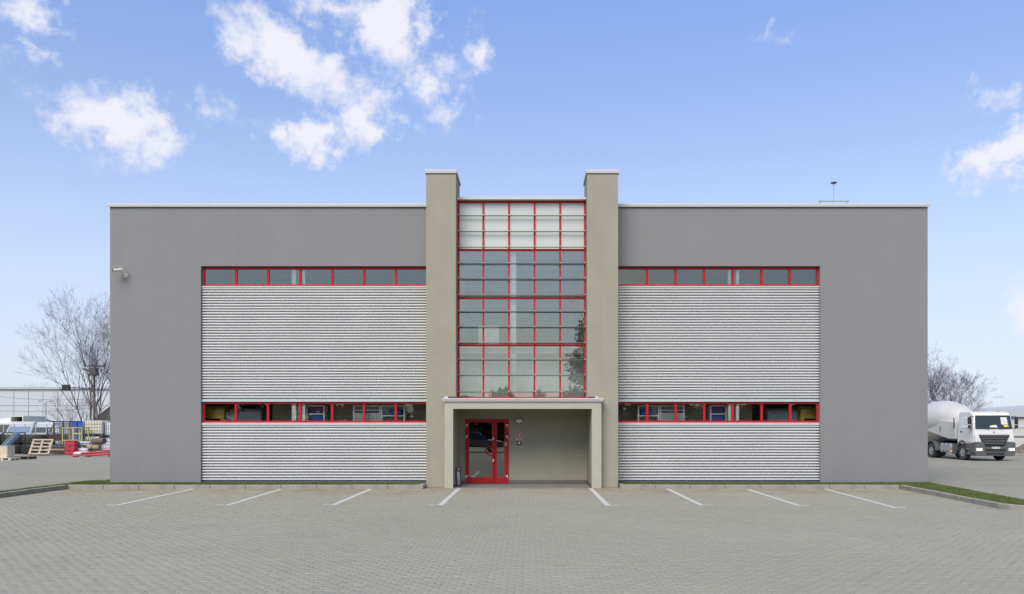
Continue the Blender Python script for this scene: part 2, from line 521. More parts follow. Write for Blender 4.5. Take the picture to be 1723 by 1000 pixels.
# ------------------------------------------------------------------ mesh helpers
class MB:
    def __init__(s):
        s.v, s.f = [], []

    def quadmesh(s, verts, faces):
        o = len(s.v)
        s.v += [tuple(p) for p in verts]
        s.f += [tuple(i + o for i in f) for f in faces]
        return s

    def box(s, x0, x1, y0, y1, z0, z1, b=0.0):
        if b <= 0:
            v = [(x0, y0, z0), (x1, y0, z0), (x1, y1, z0), (x0, y1, z0), (x0, y0, z1), (x1, y0, z1), (x1, y1, z1), (x0, y1, z1)]
            f = [(0, 3, 2, 1), (4, 5, 6, 7), (0, 1, 5, 4), (1, 2, 6, 5), (2, 3, 7, 6), (3, 0, 4, 7)]
            return s.quadmesh(v, f)
        v, idx = [], {}
        X, Y, Z = (x0, x1), (y0, y1), (z0, z1)
        for i in (0, 1):
            for j in (0, 1):
                for k in (0, 1):
                    sx, sy, sz = 1 - 2 * i, 1 - 2 * j, 1 - 2 * k
                    for ax in range(3):
                        p = [X[i] + sx * b, Y[j] + sy * b, Z[k] + sz * b]
                        p[ax] = (X[i], Y[j], Z[k])[ax]
                        idx[i, j, k, ax] = len(v)
                        v.append(tuple(p))
        f = []
        I = idx
        for ax in range(3):
            a, c = [q for q in range(3) if q != ax]
            for e in (0, 1):
                def key(p, q):
                    t = [0, 0, 0]; t[ax] = e; t[a] = p; t[c] = q
                    return I[(*t, ax)]
                q4 = [key(0, 0), key(1, 0), key(1, 1), key(0, 1)]
                f.append(tuple(q4))
            for p in (0, 1):
                for q in (0, 1):
                    def key2(e, w):
                        t = [0, 0, 0]; t[ax] = e; t[a] = p; t[c] = q
                        return I[(*t, w)]
                    f.append((key2(0, a), key2(1, a), key2(1, c), key2(0, c)))
        for i in (0, 1):
            for j in (0, 1):
                for k in (0, 1):
                    f.append((I[i, j, k, 0], I[i, j, k, 1], I[i, j, k, 2]))
        return s.quadmesh(v, f)

    def bar(s, a, b, w, h=None, up=(0, 0, 1)):
        """box beam from a to b"""
        a, b = Vector(a), Vector(b)
        h = h or w
        d = (b - a).normalized()
        u = Vector(up)
        if abs(d.dot(u)) > 0.95:
            u = Vector((0, 1, 0))
        r = d.cross(u).normalized() * w / 2
        u = r.cross(d).normalized() * h / 2
        v = [a - r - u, a + r - u, a + r + u, a - r + u, b - r - u, b + r - u, b + r + u, b - r + u]
        f = [(0, 1, 2, 3), (7, 6, 5, 4), (0, 4, 5, 1), (1, 5, 6, 2), (2, 6, 7, 3), (3, 7, 4, 0)]
        return s.quadmesh(v, f)

    def tube(s, pts, r, n=8, caps=True, r2=None):
        pts = [Vector(p) for p in pts]
        m = len(pts)
        rs = r if isinstance(r, (list, tuple)) else [r] * m
        rings = []
        pu = None
        for i, p in enumerate(pts):
            d = (pts[min(i + 1, m - 1)] - pts[max(i - 1, 0)]).normalized()
            u = Vector((0, 0, 1)) if abs(d.z) < 0.9 else Vector((1, 0, 0))
            if pu is not None:
                u = pu
            a = d.cross(u)
            if a.length < 1e-5:
                a = d.cross(Vector((0, 1, 0)))
            a.normalize()
            u = a.cross(d).normalized()
            pu = u
            rings.append([p + (a * math.cos(t) + u * math.sin(t)) * rs[i] for t in (2 * math.pi * k / n for k in range(n))])
        v = [q for ring in rings for q in ring]
        f = [(i * n + k, i * n + (k + 1) % n, (i + 1) * n + (k + 1) % n, (i + 1) * n + k) for i in range(m - 1) for k in range(n)]
        if caps:
            f.append(tuple(range(n - 1, -1, -1)))
            f.append(tuple((m - 1) * n + k for k in range(n)))
        return s.quadmesh(v, f)

    def lathe(s, prof, axis='z', n=20, origin=(0, 0, 0)):
        """prof: list of (radius, height)"""
        o = Vector(origin)
        v = []
        for r, h in prof:
            for k in range(n):
                t = 2 * math.pi * k / n
                a, b = r * math.cos(t), r * math.sin(t)
                v.append(o + Vector({'z': (a, b, h), 'x': (h, a, b), 'y': (a, h, b)}[axis]))
        f = []
        for i in range(len(prof) - 1):
            for k in range(n):
                f.append((i * n + k, i * n + (k + 1) % n, (i + 1) * n + (k + 1) % n, (i + 1) * n + k))
        closed = tuple(prof[0]) == tuple(prof[-1])
        if prof[0][0] > 1e-4 and not closed:
            f.append(tuple(range(n - 1, -1, -1)))
        if prof[-1][0] > 1e-4 and not closed:
            f.append(tuple((len(prof) - 1) * n + k for k in range(n)))
        return s.quadmesh(v, f)

    def prism(s, poly, a, b, plane='xz'):
        """poly extruded along the third axis from a to b"""
        def p3(p, t):
            return {'xz': (p[0], t, p[1]), 'yz': (t, p[0], p[1]), 'xy': (p[0], p[1], t)}[plane]
        n = len(poly)
        v = [p3(p, a) for p in poly] + [p3(p, b) for p in poly]
        f = [tuple(range(n)), tuple(range(2 * n - 1, n - 1, -1))] + [(i, i + n, (i + 1) % n + n, (i + 1) % n) for i in range(n)]
        return s.quadmesh(v, f)

    def build(s, name, material, parent=None, smooth=False, bevel=0.0, fix=True):
        me = bpy.data.meshes.new(name)
        me.from_pydata([tuple(p) for p in s.v], [], s.f)
        me.update()
        if fix and len(s.f) < 20000:
            import bmesh
            bm = bmesh.new()
            bm.from_mesh(me)
            bmesh.ops.recalc_face_normals(bm, faces=bm.faces)
            bm.to_mesh(me)
            bm.free()
        o = bpy.data.objects.new(name, me)
        col.objects.link(o)
        me.materials.append(M[material] if isinstance(material, str) else material)
        if smooth:
            me.shade_smooth()
            try:
                me.set_sharp_from_angle(angle=R(38))
            except Exception:
                pass
        if bevel:
            md = o.modifiers.new('bevel', 'BEVEL')
            md.width = bevel
            md.segments = 2
            md.limit_method = 'ANGLE'
        if parent is not None:
            o.parent = parent
        return o


def tag(o, label=None, cat=None, group=None, kind=None):
    if label: o['label'] = label
    if cat: o['category'] = cat
    if group: o['group'] = group
    if kind: o['kind'] = kind
    return o


def thing(name, label, cat, loc=(0, 0, 0), rz=0.0, group=None, scale=None):
    o = bpy.data.objects.new(name, None)
    o.empty_display_size = 0.2
    col.objects.link(o)
    o.location = loc
    o.rotation_euler = (0, 0, rz)
    if scale:
        o.scale = (scale,) * 3 if isinstance(scale, (int, float)) else scale
    return tag(o, label, cat, group)


def copy_tree(o, parent=None):
    c = o.copy()
    col.objects.link(c)
    c.parent = parent
    for ch in list(o.children):
        copy_tree(ch, c)
    return c


# ================================================================== SETTING
g = MB().quadmesh([(-900, -500, -.008), (900, -500, -.008), (900, 1500, -.008), (-900, 1500, -.008)], [(0, 1, 2, 3)])
tag(g.build('ground', 'yard_paving'), kind='structure')

KY = -1.34          # front face of the kerb along the building
LX = -13.66         # kerb running towards the camera on the left
R0, R1 = (10.88, KY), (10.42, -7.15)


def build_pavement():
    root = bpy.data.objects.new('pavement', None)
    col.objects.link(root)
    tag(root, kind='structure')
    bw, bh = 0.17, 0.105
    rows = []
    Y0, Y1 = -17.6, -0.72
    nrow = int((Y1 - Y0) / bh)
    xs, ys, near = [], [], []
    for r in range(nrow):
        y = Y0 + r * bh
        off = bw / 2 if r % 2 else 0.0
        n = int(28.0 / bw)
        for k in range(n):
            x = -14.2 + off + k * bw
            cx, cy = x + bw / 2, y + bh / 2
            if cy > KY - 0.02 and not (-3.2 < cx < 2.75):
                continue
            if cx < LX + 0.02:
                continue
            t = (cy - KY) / (R1[1] - KY)
            if cy > R1[1] - 0.1 and cx > R0[0] + (R1[0] - R0[0]) * t + 0.02:
                continue
            xs.append(x); ys.append(y)
    xs, ys = np.array(xs), np.array(ys)
    rng = np.random.default_rng(3)
    # nearest 300 in view become single pavers
    d = ys + CAM_D
    inview = (d > 8.72) & (np.abs((xs + bw / 2) / d * F_PX + 31.5) < 840)
    idx = np.where(inview)[0]
    idx = idx[np.argsort(d[idx] + np.abs(xs[idx]) * 1e-3)][:300]
    single = np.zeros(len(xs), bool)
    single[idx] = True
    gap, bev, top = 0.0022, 0.0028, 0.0

    def block(n):
        """corner template"""
        x0, x1, y0, y1 = gap, bw - gap, gap, bh - gap
        lo = -0.045
        return np.array([(x0, y0, lo), (x1, y0, lo), (x1, y1, lo), (x0, y1, lo),
                         (x0, y0, top - bev), (x1, y0, top - bev), (x1, y1, top - bev), (x0, y1, top - bev),
                         (x0 + bev, y0 + bev, top), (x1 - bev, y0 + bev, top), (x1 - bev, y1 - bev, top), (x0 + bev, y1 - bev, top)])
    tpl = block(0)
    fc = np.array([(0, 1, 5, 4), (1, 2, 6, 5), (2, 3, 7, 6), (3, 0, 4, 7), (4, 5, 9, 8), (5, 6, 10, 9), (6, 7, 11, 10), (7, 4, 8, 11), (8, 9, 10, 11)])

    def tones(n):
        t = np.clip(rng.normal(1.0, 0.022, n), 0.88, 1.10)
        warm = rng.normal(0, 0.012, n)
        return np.stack([t + warm, t, t - warm, np.ones(n)], 1)

    def mesh_of(name, X, Y, jit=True):
        n = len(X)
        V = np.repeat(tpl[None], n, 0)
        if jit:
            V[:, :, 0] += rng.normal(0, 0.0006, (n, 1))
            dz = rng.normal(0, 0.0012, (n, 1))
            tx, ty = rng.normal(0, 0.004, (n, 1)), rng.normal(0, 0.005, (n, 1))
            V[:, 4:, 2] += dz + (tpl[4:, 0] - bw / 2) * tx + (tpl[4:, 1] - bh / 2) * ty
        V[:, :, 0] += X[:, None]
        V[:, :, 1] += Y[:, None]
        Fc = (fc[None] + (np.arange(n) * 12)[:, None, None]).reshape(-1, 4)
        me = bpy.data.meshes.new(name)
        me.vertices.add(n * 12)
        me.vertices.foreach_set('co', V.reshape(-1).astype(np.float32))
        me.loops.add(Fc.size)
        me.loops.foreach_set('vertex_index', Fc.reshape(-1).astype(np.int32))
        me.polygons.add(len(Fc))
        me.polygons.foreach_set('loop_start', np.arange(0, Fc.size, 4, dtype=np.int32))
        me.update(calc_edges=True)
        at_ = me.color_attributes.new('tone', 'FLOAT_COLOR', 'POINT')
        at_.data.foreach_set('color', np.repeat(tones(n), 12, 0).reshape(-1).astype(np.float32))
        me.materials.append(M['paver'])
        return me

    rest = ~single
    o = bpy.data.objects.new('paver_field', mesh_of('paver_field', xs[rest], ys[rest]))
    col.objects.link(o)
    o.parent = root
    o['kind'] = 'stuff'
    lib = [mesh_of('paver', np.zeros(1), np.zeros(1)) for _ in range(14)]
    for i in idx:
        p = bpy.data.objects.new('paver', lib[int(rng.integers(14))])
        col.objects.link(p)
        p.location = (xs[i], ys[i], 0)
        p.parent = root
    # painted bay lines with a short foot at the open end
    bays = [(-9.92, -9.62, -6.4, -1), (-7.33, -7.05, -6.4, -1), (-4.70, -4.60, -6.35, -1), (-2.13, -2.10, -6.4, -1),
            (1.78, 1.79, -6.45, 1), (4.03, 3.97, -6.4, 1), (6.36, 6.20, -6.45, 1), (8.66, 8.20, -7.0, 1)]
    for xa, xb, yb, sgn in bays:
        w = 0.065
        ya = KY - 0.06 if abs(xa) > 2.6 else -1.12
        m = MB()
        z = 0.0045
        m.quadmesh([(xa - w, ya, z), (xb - w, yb, z), (xb + w, yb, z), (xa + w, ya, z)], [(0, 1, 2, 3)])
        a, b_ = (xb - w - 0.20, xb - w) if sgn < 0 else (xb + w, xb + w + 0.20)
        m.quadmesh([(a, yb, z), (b_, yb, z), (b_, yb + 0.14, z), (a, yb + 0.14, z)], [(0, 1, 2, 3)])
        m.build('parking_line', 'line_paint', root, fix=False)
    return root


build_pavement()


def build_kerb():
    root = bpy.data.objects.new('kerb', None)
    col.objects.link(root)
    tag(root, kind='structure')

    def run(a, b, inward, step=1.0):
        a, b = Vector((*a, 0)), Vector((*b, 0))
        L_ = (b - a).length
        n = max(1, round(L_ / step))
        ang = math.atan2(b.y - a.y, b.x - a.x)
        for i in range(n):
            w = L_ / n
            m = MB().box(0.004, w - 0.004, 0, 0.13 * inward, -0.06, 0.12, 0.012)
            o = m.build('kerb_stone', 'kerb_concrete', root)
            p = a + (b - a) * (i / n)
            o.location = (p.x, p.y, random.uniform(-.004, .004))
            o.rotation_euler = (0, 0, ang + random.uniform(-.003, .003))
    run((LX, KY), (-3.17, KY), 1)
    run((2.66, KY), (R0[0], KY), 1)
    run((-3.17, -.76), (-3.17, KY + .131), -1)
    run((2.66, -.76), (2.66, KY + .131), 1)
    run((LX, KY), (LX + 0.1, -12.5), -1)
    run(R0, R1, 1)
    # rounded end on the right, then away to the right
    c = (R1[0] + 0.55, R1[1])
    pts = [(c[0] - 0.55 * math.cos(R(t)), c[1] - 0.55 * math.sin(R(t))) for t in (0, 30, 60, 90)]
    for p, q in zip(pts, pts[1:]):
        run(p, q, 1)
    run(pts[-1], (16.0, pts[-1][1]), 1)


build_kerb()

LAWNS = [
    [(-13.66, -1.2), (-3.17, -1.2), (-3.17, 0.02), (-13.66, 0.02)],
    [(2.66, -1.2), (10.75, -1.2), (12.45, 0.02), (2.66, 0.02)],
    [(-14.25, -12.4), (-13.80, -12.4), (-13.80, 0.9), (-14.25, 0.9)],
    [(-13.80, -1.2), (-13.12, -1.2), (-13.12, 1.9), (-13.80, 1.9)],
    [(10.95, -1.2), (10.55, -7.15), (11.0, -7.55), (11.55, -7.1), (12.4, 0.0), (12.6, 0.3)],
    [(11.0, -7.55), (16.0, -7.55), (16.0, -7.05), (11.55, -7.05)],
]


def build_lawn():
    m = MB()
    for k, poly in enumerate(LAWNS):
        z = 0.085 + 0.003 * k
        m.quadmesh([(x, y, z) for x, y in poly], [tuple(range(len(poly)))])
    tag(m.build('lawn', 'soil', fix=False), kind='structure')
    rng = np.random.default_rng(5)
    V = []
    for poly in LAWNS:
        P = np.array(poly)
        lo, hi = P.min(0), P.max(0)
        n = int((hi - lo).prod() * 2600)
        q = rng.uniform(lo, hi, (n, 2))
        ins = np.zeros(n, bool)
        j = len(P) - 1
        for i in range(len(P)):
            c = ((P[i, 1] > q[:, 1]) != (P[j, 1] > q[:, 1]))
            with np.errstate(divide='ignore', invalid='ignore'):
                xx = (P[j, 0] - P[i, 0]) * (q[:, 1] - P[i, 1]) / (P[j, 1] - P[i, 1]) + P[i, 0]
            ins ^= c & (q[:, 0] < xx)
            j = i
        q = q[ins]
        # thin, trampled patches
        nz = np.sin(q[:, 0] * 1.7) * np.sin(q[:, 1] * 2.3 + 1) + np.sin(q[:, 0] * 0.6 + 2)
        q = q[rng.uniform(0, 1, len(q)) < 0.75 + 0.2 * nz]
        n = len(q)
        a = rng.uniform(0, 2 * np.pi, n)
        h = rng.uniform(0.025, 0.06, n)
        w = rng.uniform(0.006, 0.011, n)
        dx, dy = np.cos(a) * w, np.sin(a) * w
        lx, ly = rng.normal(0, 0.02, n), rng.normal(0, 0.02, n)
        z = np.full(n, 0.08)
        A = np.stack([q[:, 0] - dx, q[:, 1] - dy, z], 1)
        B = np.stack([q[:, 0] + dx, q[:, 1] + dy, z], 1)
        C = np.stack([q[:, 0] + lx, q[:, 1] + ly, z + h], 1)
        V.append(np.stack([A, B, C], 1))
    V = np.concatenate(V).reshape(-1, 3)
    n = len(V) // 3
    me = bpy.data.meshes.new('grass')
    me.vertices.add(len(V)); me.vertices.foreach_set('co', V.reshape(-1).astype(np.float32))
    me.loops.add(len(V)); me.loops.foreach_set('vertex_index', np.arange(len(V), dtype=np.int32))
    me.polygons.add(n); me.polygons.foreach_set('loop_start', np.arange(0, len(V), 3, dtype=np.int32))
    me.update(calc_edges=True)
    me.materials.append(M['grass'])
    o = bpy.data.objects.new('grass', me)
    col.objects.link(o)
    tag(o, 'short green grass growing in strips behind the kerb', 'grass', kind='stuff')


build_lawn()

# ================================================================== OFFICE BUILDING
XL, XR = -13.11, 12.37
ZT = 8.71
PL0, PL1 = -3.16, -2.263        # left pilaster
PR0, PR1 = 1.706, 2.64
RL, RR = -10.28, 9.02           # outer ends of the two recessed bays
RZ = 6.845                      # head of the bays
DEPTH = 15.0

bld = thing('office_building', 'two storey grey rendered office block with red framed windows and corrugated white panels', 'building')


def part(name, mb, material, parent=None, **kw):
    return mb.build(name, material, parent or bld, **kw)


TH = 0.36
part('wall', MB().prism([(XL, 0), (RL, 0), (RL, RZ), (PL0 + .2, RZ), (PL0 + .2, ZT), (XL, ZT)], 0, TH), 'grey_render')
part('wall', MB().prism([(XR, 0), (RR, 0), (RR, RZ), (PR1 - .2, RZ), (PR1 - .2, ZT), (XR, ZT)], 0, TH), 'grey_render')
part('side_wall', MB().box(XL, XL + TH, TH, DEPTH, 0, ZT), 'grey_render')
part('side_wall', MB().box(XR - TH, XR, TH, DEPTH, 0, ZT), 'grey_render')
part('back_wall', MB().box(XL + TH, XR - TH, DEPTH - TH, DEPTH, 0, ZT - .002), 'grey_render')
part('roof', MB().box(XL + TH + .002, XR - TH - .002, TH + .002, DEPTH - TH - .002, 8.25, 8.5), 'roof_felt')
# coping sheets on the wall heads
for a, b in ((XL - .06, PL0 + .05), (PR1 - .05, XR + .06)):
    m = MB().box(a, b, -.065, TH + .06, ZT, ZT + .07, .006)
    m.box(a + .004, b - .004, -.062, -.048, ZT - .03, ZT - .001)
    part('coping', m, 'coping')
part('coping', MB().box(XL - .06, XL + TH + .06, TH + .061, DEPTH, ZT, ZT + .07, .006), 'coping')
part('coping', MB().box(XR - TH - .06, XR + .06, TH + .061, DEPTH, ZT, ZT + .07, .006), 'coping')
part('coping', MB().box(PL1 - .0, PR0 + .0, -.30, .25, 8.835, 8.915, .006), 'coping')
# pilasters
PT = 9.53
for a, b in ((PL0, PL1), (PR0, PR1)):
    ni = -2.335 if a < 0 else 1.841       # above the porch the shaft is wider on the door side
    poly = [(a, 0), (ni, 0), (ni, 2.51), (b, 2.51), (b, PT), (a, PT)] if a < 0 else [(ni, 0), (b, 0), (b, PT), (a, PT), (a, 2.51), (ni, 2.51)]
    p = part('pilaster', MB().prism(poly, -.75, .55), 'beige_render')
    m = MB().box(a - .035, b + .035, -.79, .59, PT, PT + .075, .006)
    m.box(a - .032, b + .032, -.787, -.775, PT - .035, PT - .001)
    m.box(a - .032, a - .02, -.774, .587, PT - .035, PT - .001)
    m.box(b + .02, b + .032, -.774, .587, PT - .035, PT - .001)
    part('pilaster_cap', m, 'coping', p)

# corrugated bays -------------------------------------------------
PITCH, AMP = 0.0853, 0.052
WU0, WU1 = 6.235, RZ - .015
WL0, WL1 = 1.968, 2.612


def corrugated(x0, x1, z0, z1, ph):
    """ribbed sheet: rounded ribs with a deep narrow groove under each"""
    prof = [(0.0, .178), (.42, .178), (.425, .100), (.47, .080), (.57, .068), (.70, .064), (.85, .068), (.94, .080), (.995, .100)]
    n = int(round((z1 - z0) / PITCH))
    p = (z1 - z0) / n
    pts = [(z0 + (i + u) * p, y) for i in range(n) for u, y in prof] + [(z1, .100)]
    nx = 24
    V, Fc = [], []
    for z, y in pts:
        for k in range(nx + 1):
            x = x0 + (x1 - x0) * k / nx
            sag = 0.0015 * math.sin(x * 1.9 + ph) * math.sin(z * 0.9 + ph) * min(1, (z - z0) * 4) * min(1, (z1 - z) * 4)
            V.append((x, y, z + sag))          # the long sheets are not dead straight
    for i in range(len(pts) - 1):
        for k in range(nx):
            a = i * (nx + 1) + k
            Fc.append((a, a + 1, a + nx + 2, a + nx + 1))
    return MB().quadmesh(V, Fc)


for s, (x0, x1, ph) in enumerate(((RL + .004, PL0 - .0, 0.4), (PR1 + .0, RR - .004, 2.1))):
    part('corrugated_panel', corrugated(x0, x1, 2.70, WU0 - .055, ph), 'sheet_white', smooth=True, fix=False)
    part('corrugated_panel', corrugated(x0, x1, 0.13, WL0 - .095, ph + 1), 'sheet_white', smooth=True, fix=False)
    part('backing_wall', MB().box(x0, x1, .182, TH, 2.66, WU0 - .01), 'interior_dark')
    part('backing_wall', MB().box(x0, x1, .182, TH, 0.0, WL0 - .02), 'interior_dark')
    part('sill', MB().box(x0, x1, .050, .22, WU0 - .052, WU0 - .003, .004), 'trim_pale')
    part('sill', MB().box(x0, x1, .050, .22, WL0 - .088, WL0 - .003, .004), 'trim_pale')
    part('head_flashing', MB().box(x0, x1, .055, .22, WL1 + .004, WL1 + .085, .004), 'trim_pale')
    part('base_flashing', MB().box(x0, x1, .06, .181, 0.05, 0.125, .004), 'bar_grey')

EDL = [(343 - 893), (397 - 893), (451 - 893), (505 - 893), (559 - 893), (612.5 - 893), (666 - 893), (720 - 893)]
EDR = [(1041 - 893), (1089 - 893), (1137 - 893), (1185 - 893), (1233 - 893), (1281.5 - 893), (1329.5 - 893), (1377 - 893)]
SW = 53.7


def window(x0, x1, z0, z1, gl, first=False, last=False):
    m = MB()
    fw = 0.036
    y0, y1 = .125, .20
    e0 = .06 if first else fw
    e1 = .06 if last else fw
    m.box(x0 + .001, x0 + e0, y0, y1, z0, z1, .003)
    m.box(x1 - e1, x1 - .001, y0, y1, z0, z1, .003)
    m.box(x0 + e0, x1 - e1, y0 + .002, y1 - .002, z0, z0 + .058)
    m.box(x0 + e0, x1 - e1, y0 + .002, y1 - .002, z1 - .06, z1)
    w = part('window', m, 'red_paint')
    part('pane', MB().box(x0 + e0, x1 - e1, .160, .172, z0 + .058, z1 - .06), gl, w)
    for xx in (x0 + .16, x1 - .16):
        part('drain_cap', MB().box(xx - .018, xx + .018, y0 - .006, y0 + .0015, z0 + .012, z0 + .030), 'black', w)


for ed in (EDL, EDR):
    xs = [e / SW for e in ed]
    if ed is EDL:
        xs[0], xs[-1] = RL + .01, PL0 - .002
    else:
        xs[0], xs[-1] = PR1 + .002, RR - .01
    for i in range(7):
        fi, la = (i == 0, i == 6)
        window(xs[i], xs[i + 1], WU0, WU1, 'glass_upper', fi, la)
        window(xs[i], xs[i + 1], WL0, WL1, 'glass_lower', fi, la)

# rooms behind the windows ----------------------------------------
part('floor_slab', MB().box(XL + TH + .003, PL0, TH + .003, 7.0, 4.05, 4.40), 'interior_ceiling')
part('floor_slab', MB().box(PR1, XR - TH - .003, TH + .003, 7.0, 4.05, 4.40), 'interior_ceiling')
part('ground_slab', MB().box(XL + TH + .003, -2.64, TH + .003, DEPTH - TH - .003, 0, .06), 'interior_floor')
part('ground_slab', MB().box(2.14, XR - TH - .003, TH + .003, DEPTH - TH - .003, 0, .06), 'interior_floor')
part('ground_slab', MB().box(-2.639, 2.139, 1.155, DEPTH - TH - .003, 0, .06), 'interior_floor')
part('ceiling', MB().box(XL + TH + .004, XR - TH - .004, TH + .004, 7.0, 7.36, 7.44), 'interior_ceiling')
part('inner_wall', MB().box(XL + TH + .004, PL0, 6.9, 7.0, .06, 4.05), 'interior_dark')
part('inner_wall', MB().box(PR1, XR - TH - .004, 6.9, 7.0, .06, 4.05), 'interior_dark')
part('inner_wall', MB().box(-8.4, PL0 - .101, 1.1, 1.2, .06, 4.05), 'tan_wall')
part('inner_wall', MB().box(PR1 + .101, 7.2, 1.1, 1.2, .06, 4.05), 'tan_wall')
part('inner_wall', MB().box(XL + TH + .004, PL0, 4.6, 4.7, 4.4, 7.36), 'interior_wall')
part('inner_wall', MB().box(PR1, XR - TH - .004, 4.6, 4.7, 4.4, 7.36), 'interior_wall')
part('inner_wall', MB().box(PL0 - .1, PL0, .56, 6.9, .06, 7.36), 'tan_wall')
part('inner_wall', MB().box(PR1, PR1 + .1, .56, 6.9, .06, 7.36), 'tan_wall')
# white partition ends and reveals that show at the glass
for px0, px1 in ((495, 502), (506.5, 517), (343.5, 347)):
    for mir in (0, 1):
        a, b = sorted(((px - 893) if not mir else (879 * 2 - px - 893)) / 53.0 for px in (px0, px1))
        if mir and px0 < 400:
            a, b = (1373 - 893) / 53.0, (1376.5 - 893) / 53.0
        if mir and px0 > 400:
            a, b = ((1222 - 893) / 53.0, (1230.5 - 893) / 53.0) if px0 < 500 else ((1235 - 893) / 53.0, (1240 - 893) / 53.0)
        for z0, z1 in ((4.4, 7.36), (.06, 4.05)):
            part('partition', MB().box(a, b, .215, .35, z0, z1), 'white_plaster')

# stair glazing ----------------------------------------------------
GY = -.15
SG = F_PX / (CAM_D + GY)


def gz(py):
    return CAM_H + (720 - py) / SG


gx = [PL1 + (PR0 - PL1) * i / 5 for i in range(6)]
Z_T = [8.832, gz(420.5), gz(501.5), gz(581.0), 2.70]
BARS = [364, 390.5, 417, 444, 470, 497.5, 525, 551, 577.5, 606, 632, 660]
cw = part('curtain_wall', MB().box(PL1 + .002, PL1 + .055, GY, GY + .10, 2.70, 8.832, .003), 'red_paint')
part('mullion', MB().box(PR0 - .055, PR0 - .002, GY, GY + .10, 2.70, 8.832, .003), 'red_paint', cw)
for x in gx[1:-1]:
    part('mullion', MB().box(x - .027, x + .027, GY + .002, GY + .10, 2.70, 8.832, .003), 'red_paint', cw)
for z in Z_T:
    zz = min(z, 8.832 - .03)
    zz = max(zz, 2.73)
    part('transom', MB().box(PL1 + .055, PR0 - .055, GY + .006, GY + .098, zz - .028, zz + .028), 'red_paint', cw)
rows = []
for s in range(4):
    top, bot = Z_T[s] - .028, Z_T[s + 1] + .028
    cuts = [gz(b) for b in BARS if bot + .12 < gz(b) < top - .08]
    edges = [top] + cuts + [bot]
    for a, b in zip(edges, edges[1:]):
        rows.append((s, b + .003, a - .003))
for s, z0, z1 in rows:
    for i in range(5):
        a = gx[i] + (.055 if i == 0 else .027)
        b = gx[i + 1] - (.055 if i == 4 else .027)
        part('pane', MB().box(a + .001, b - .001, GY + .045, GY + .058, z0, z1), 'glass_spandrel' if s == 0 else 'glass_stair', cw)
for i in range(5):
    part('spandrel_panel', MB().box(gx[i] + .03, gx[i + 1] - .03, GY + .101, GY + .14, Z_T[1] + .03, 8.80), 'white_plaster', cw)
for b in BARS:
    z = gz(b)
    m = MB().box(PL1 + .004, PR0 - .004, GY - .095, GY - .04, z - .010, z + .010, .003)
    part('louvre_bar', m, 'bar_grey', cw)
    m = MB()
    for x in gx:
        xx = min(max(x, PL1 + .03), PR0 - .03)
        m.box(xx - .011, xx + .011, GY - .103, GY + .001, z + .011, z + .030)
    part('bar_bracket', m, 'bracket', cw)

# stair hall behind the glazing
part('stair_back_wall', MB().box(PL0 + .3, PR1 - .3, 5.2, 5.3, 2.5, 8.2), 'interior_wall')
part('stair_low_wall', MB().box(PL1 - .01, PR0 + .01, 1.0, 1.1, 2.5, 4.139), 'column_white')
part('stair_side_wall', MB().box(PL1 - .12, PL1 - .02, .56, 5.19, 2.5, 8.2), 'interior_wall')
part('stair_side_wall', MB().box(PR0 + .02, PR0 + .12, .56, 5.19, 2.5, 8.2), 'interior_wall')
part('landing', MB().box(PL1 - .01, PR0 + .01, .10, 5.19, 4.14, 4.37), 'interior_ceiling')
part('stair_ceiling', MB().box(PL1 - .01, PR0 + .01, .02, 5.19, 7.30, 7.36), 'interior_ceiling')
part('inner_column', MB().box((858.5 - 893) / 53.6, (868.5 - 893) / 53.6, .05, .098, 4.37, 7.30), 'column_white')
part('inner_column', MB().box((858.5 - 893) / 53.6, (868.5 - 893) / 53.6, .05, .098, 2.5, 4.14), 'interior_wall')

# porch -------------------------------------------------------------
PY = -1.05
BY = 0.90
CL0, CL1, CR0, CR1 = -2.57, -2.32, 1.826, 2.11
LB, LT = 2.37, 2.585
frame_poly = [(CL0, 0), (CL1, 0), (CL1, LB), (CR0, LB), (CR0, 0), (CR1, 0), (CR1, LT), (CL0, LT)]
porch = part('porch', MB().prism(frame_poly, PY, -.755), 'pale_render')
m = MB().box(CL0 - .045, CR1 + .045, PY - .05, -.155, LT + .002, LT + .05, .005)
m.box(CL0 - .065, CR1 + .065, PY - .07, -.155, LT + .052, LT + .10, .005)
part('porch_coping', m, 'coping', porch)
for a, b in ((PL1 - .22, PL1 - .01), (PR0 + .01, PR0 + .22)):
    part('flashing', MB().box(a, b, -.90, -.752, LT + .102, LT + .155), 'dark_red', porch)
for a, b in ((PL1 - .33, PL1 - .222), (PR0 + .222, PR0 + .33)):
    part('end_block', MB().box(a, b, -.90, -.752, LT + .102, LT + .165, .004), 'coping', porch)
part('porch_ceiling', MB().box(CL1 - .001, CR0 + .001, -.754, BY, 2.40, 2.5), 'beige_render', porch)
part('porch_side_wall', MB().box(CL1 - .3, CL1 + .01, -.754, BY, .1, 2.40), 'beige_render', porch)
part('porch_side_wall', MB().box(CR0 - .01, CR0 + .3, -.754, BY, .1, 2.40), 'beige_render', porch)
DX0, DX1, DZ0, DZ1 = -2.107, -.709, .045, 2.075
part('porch_back_wall', MB().prism([(CL1, .0), (DX0, .0), (DX0, DZ1), (DX1, DZ1), (DX1, .0), (CR0, .0), (CR0, 2.40), (CL1, 2.40)], BY, BY + .25), 'beige_render', porch)
m = MB().box(CL1 + .01, DX0 - .01, BY - .016, BY - .001, .02, .115)
m.box(DX1 + .01, CR0 - .012, BY - .016, BY - .001, .02, .115)
part('skirting', m, 'dark_skirting', porch)
part('skirting', MB().box(CR0 - .026, CR0 - .011, -.75, BY - .017, .02, .115), 'dark_skirting', porch)
part('skirting', MB().box(CL1 + .011, CL1 + .026, -.75, BY - .017, .02, .115), 'dark_skirting', porch)
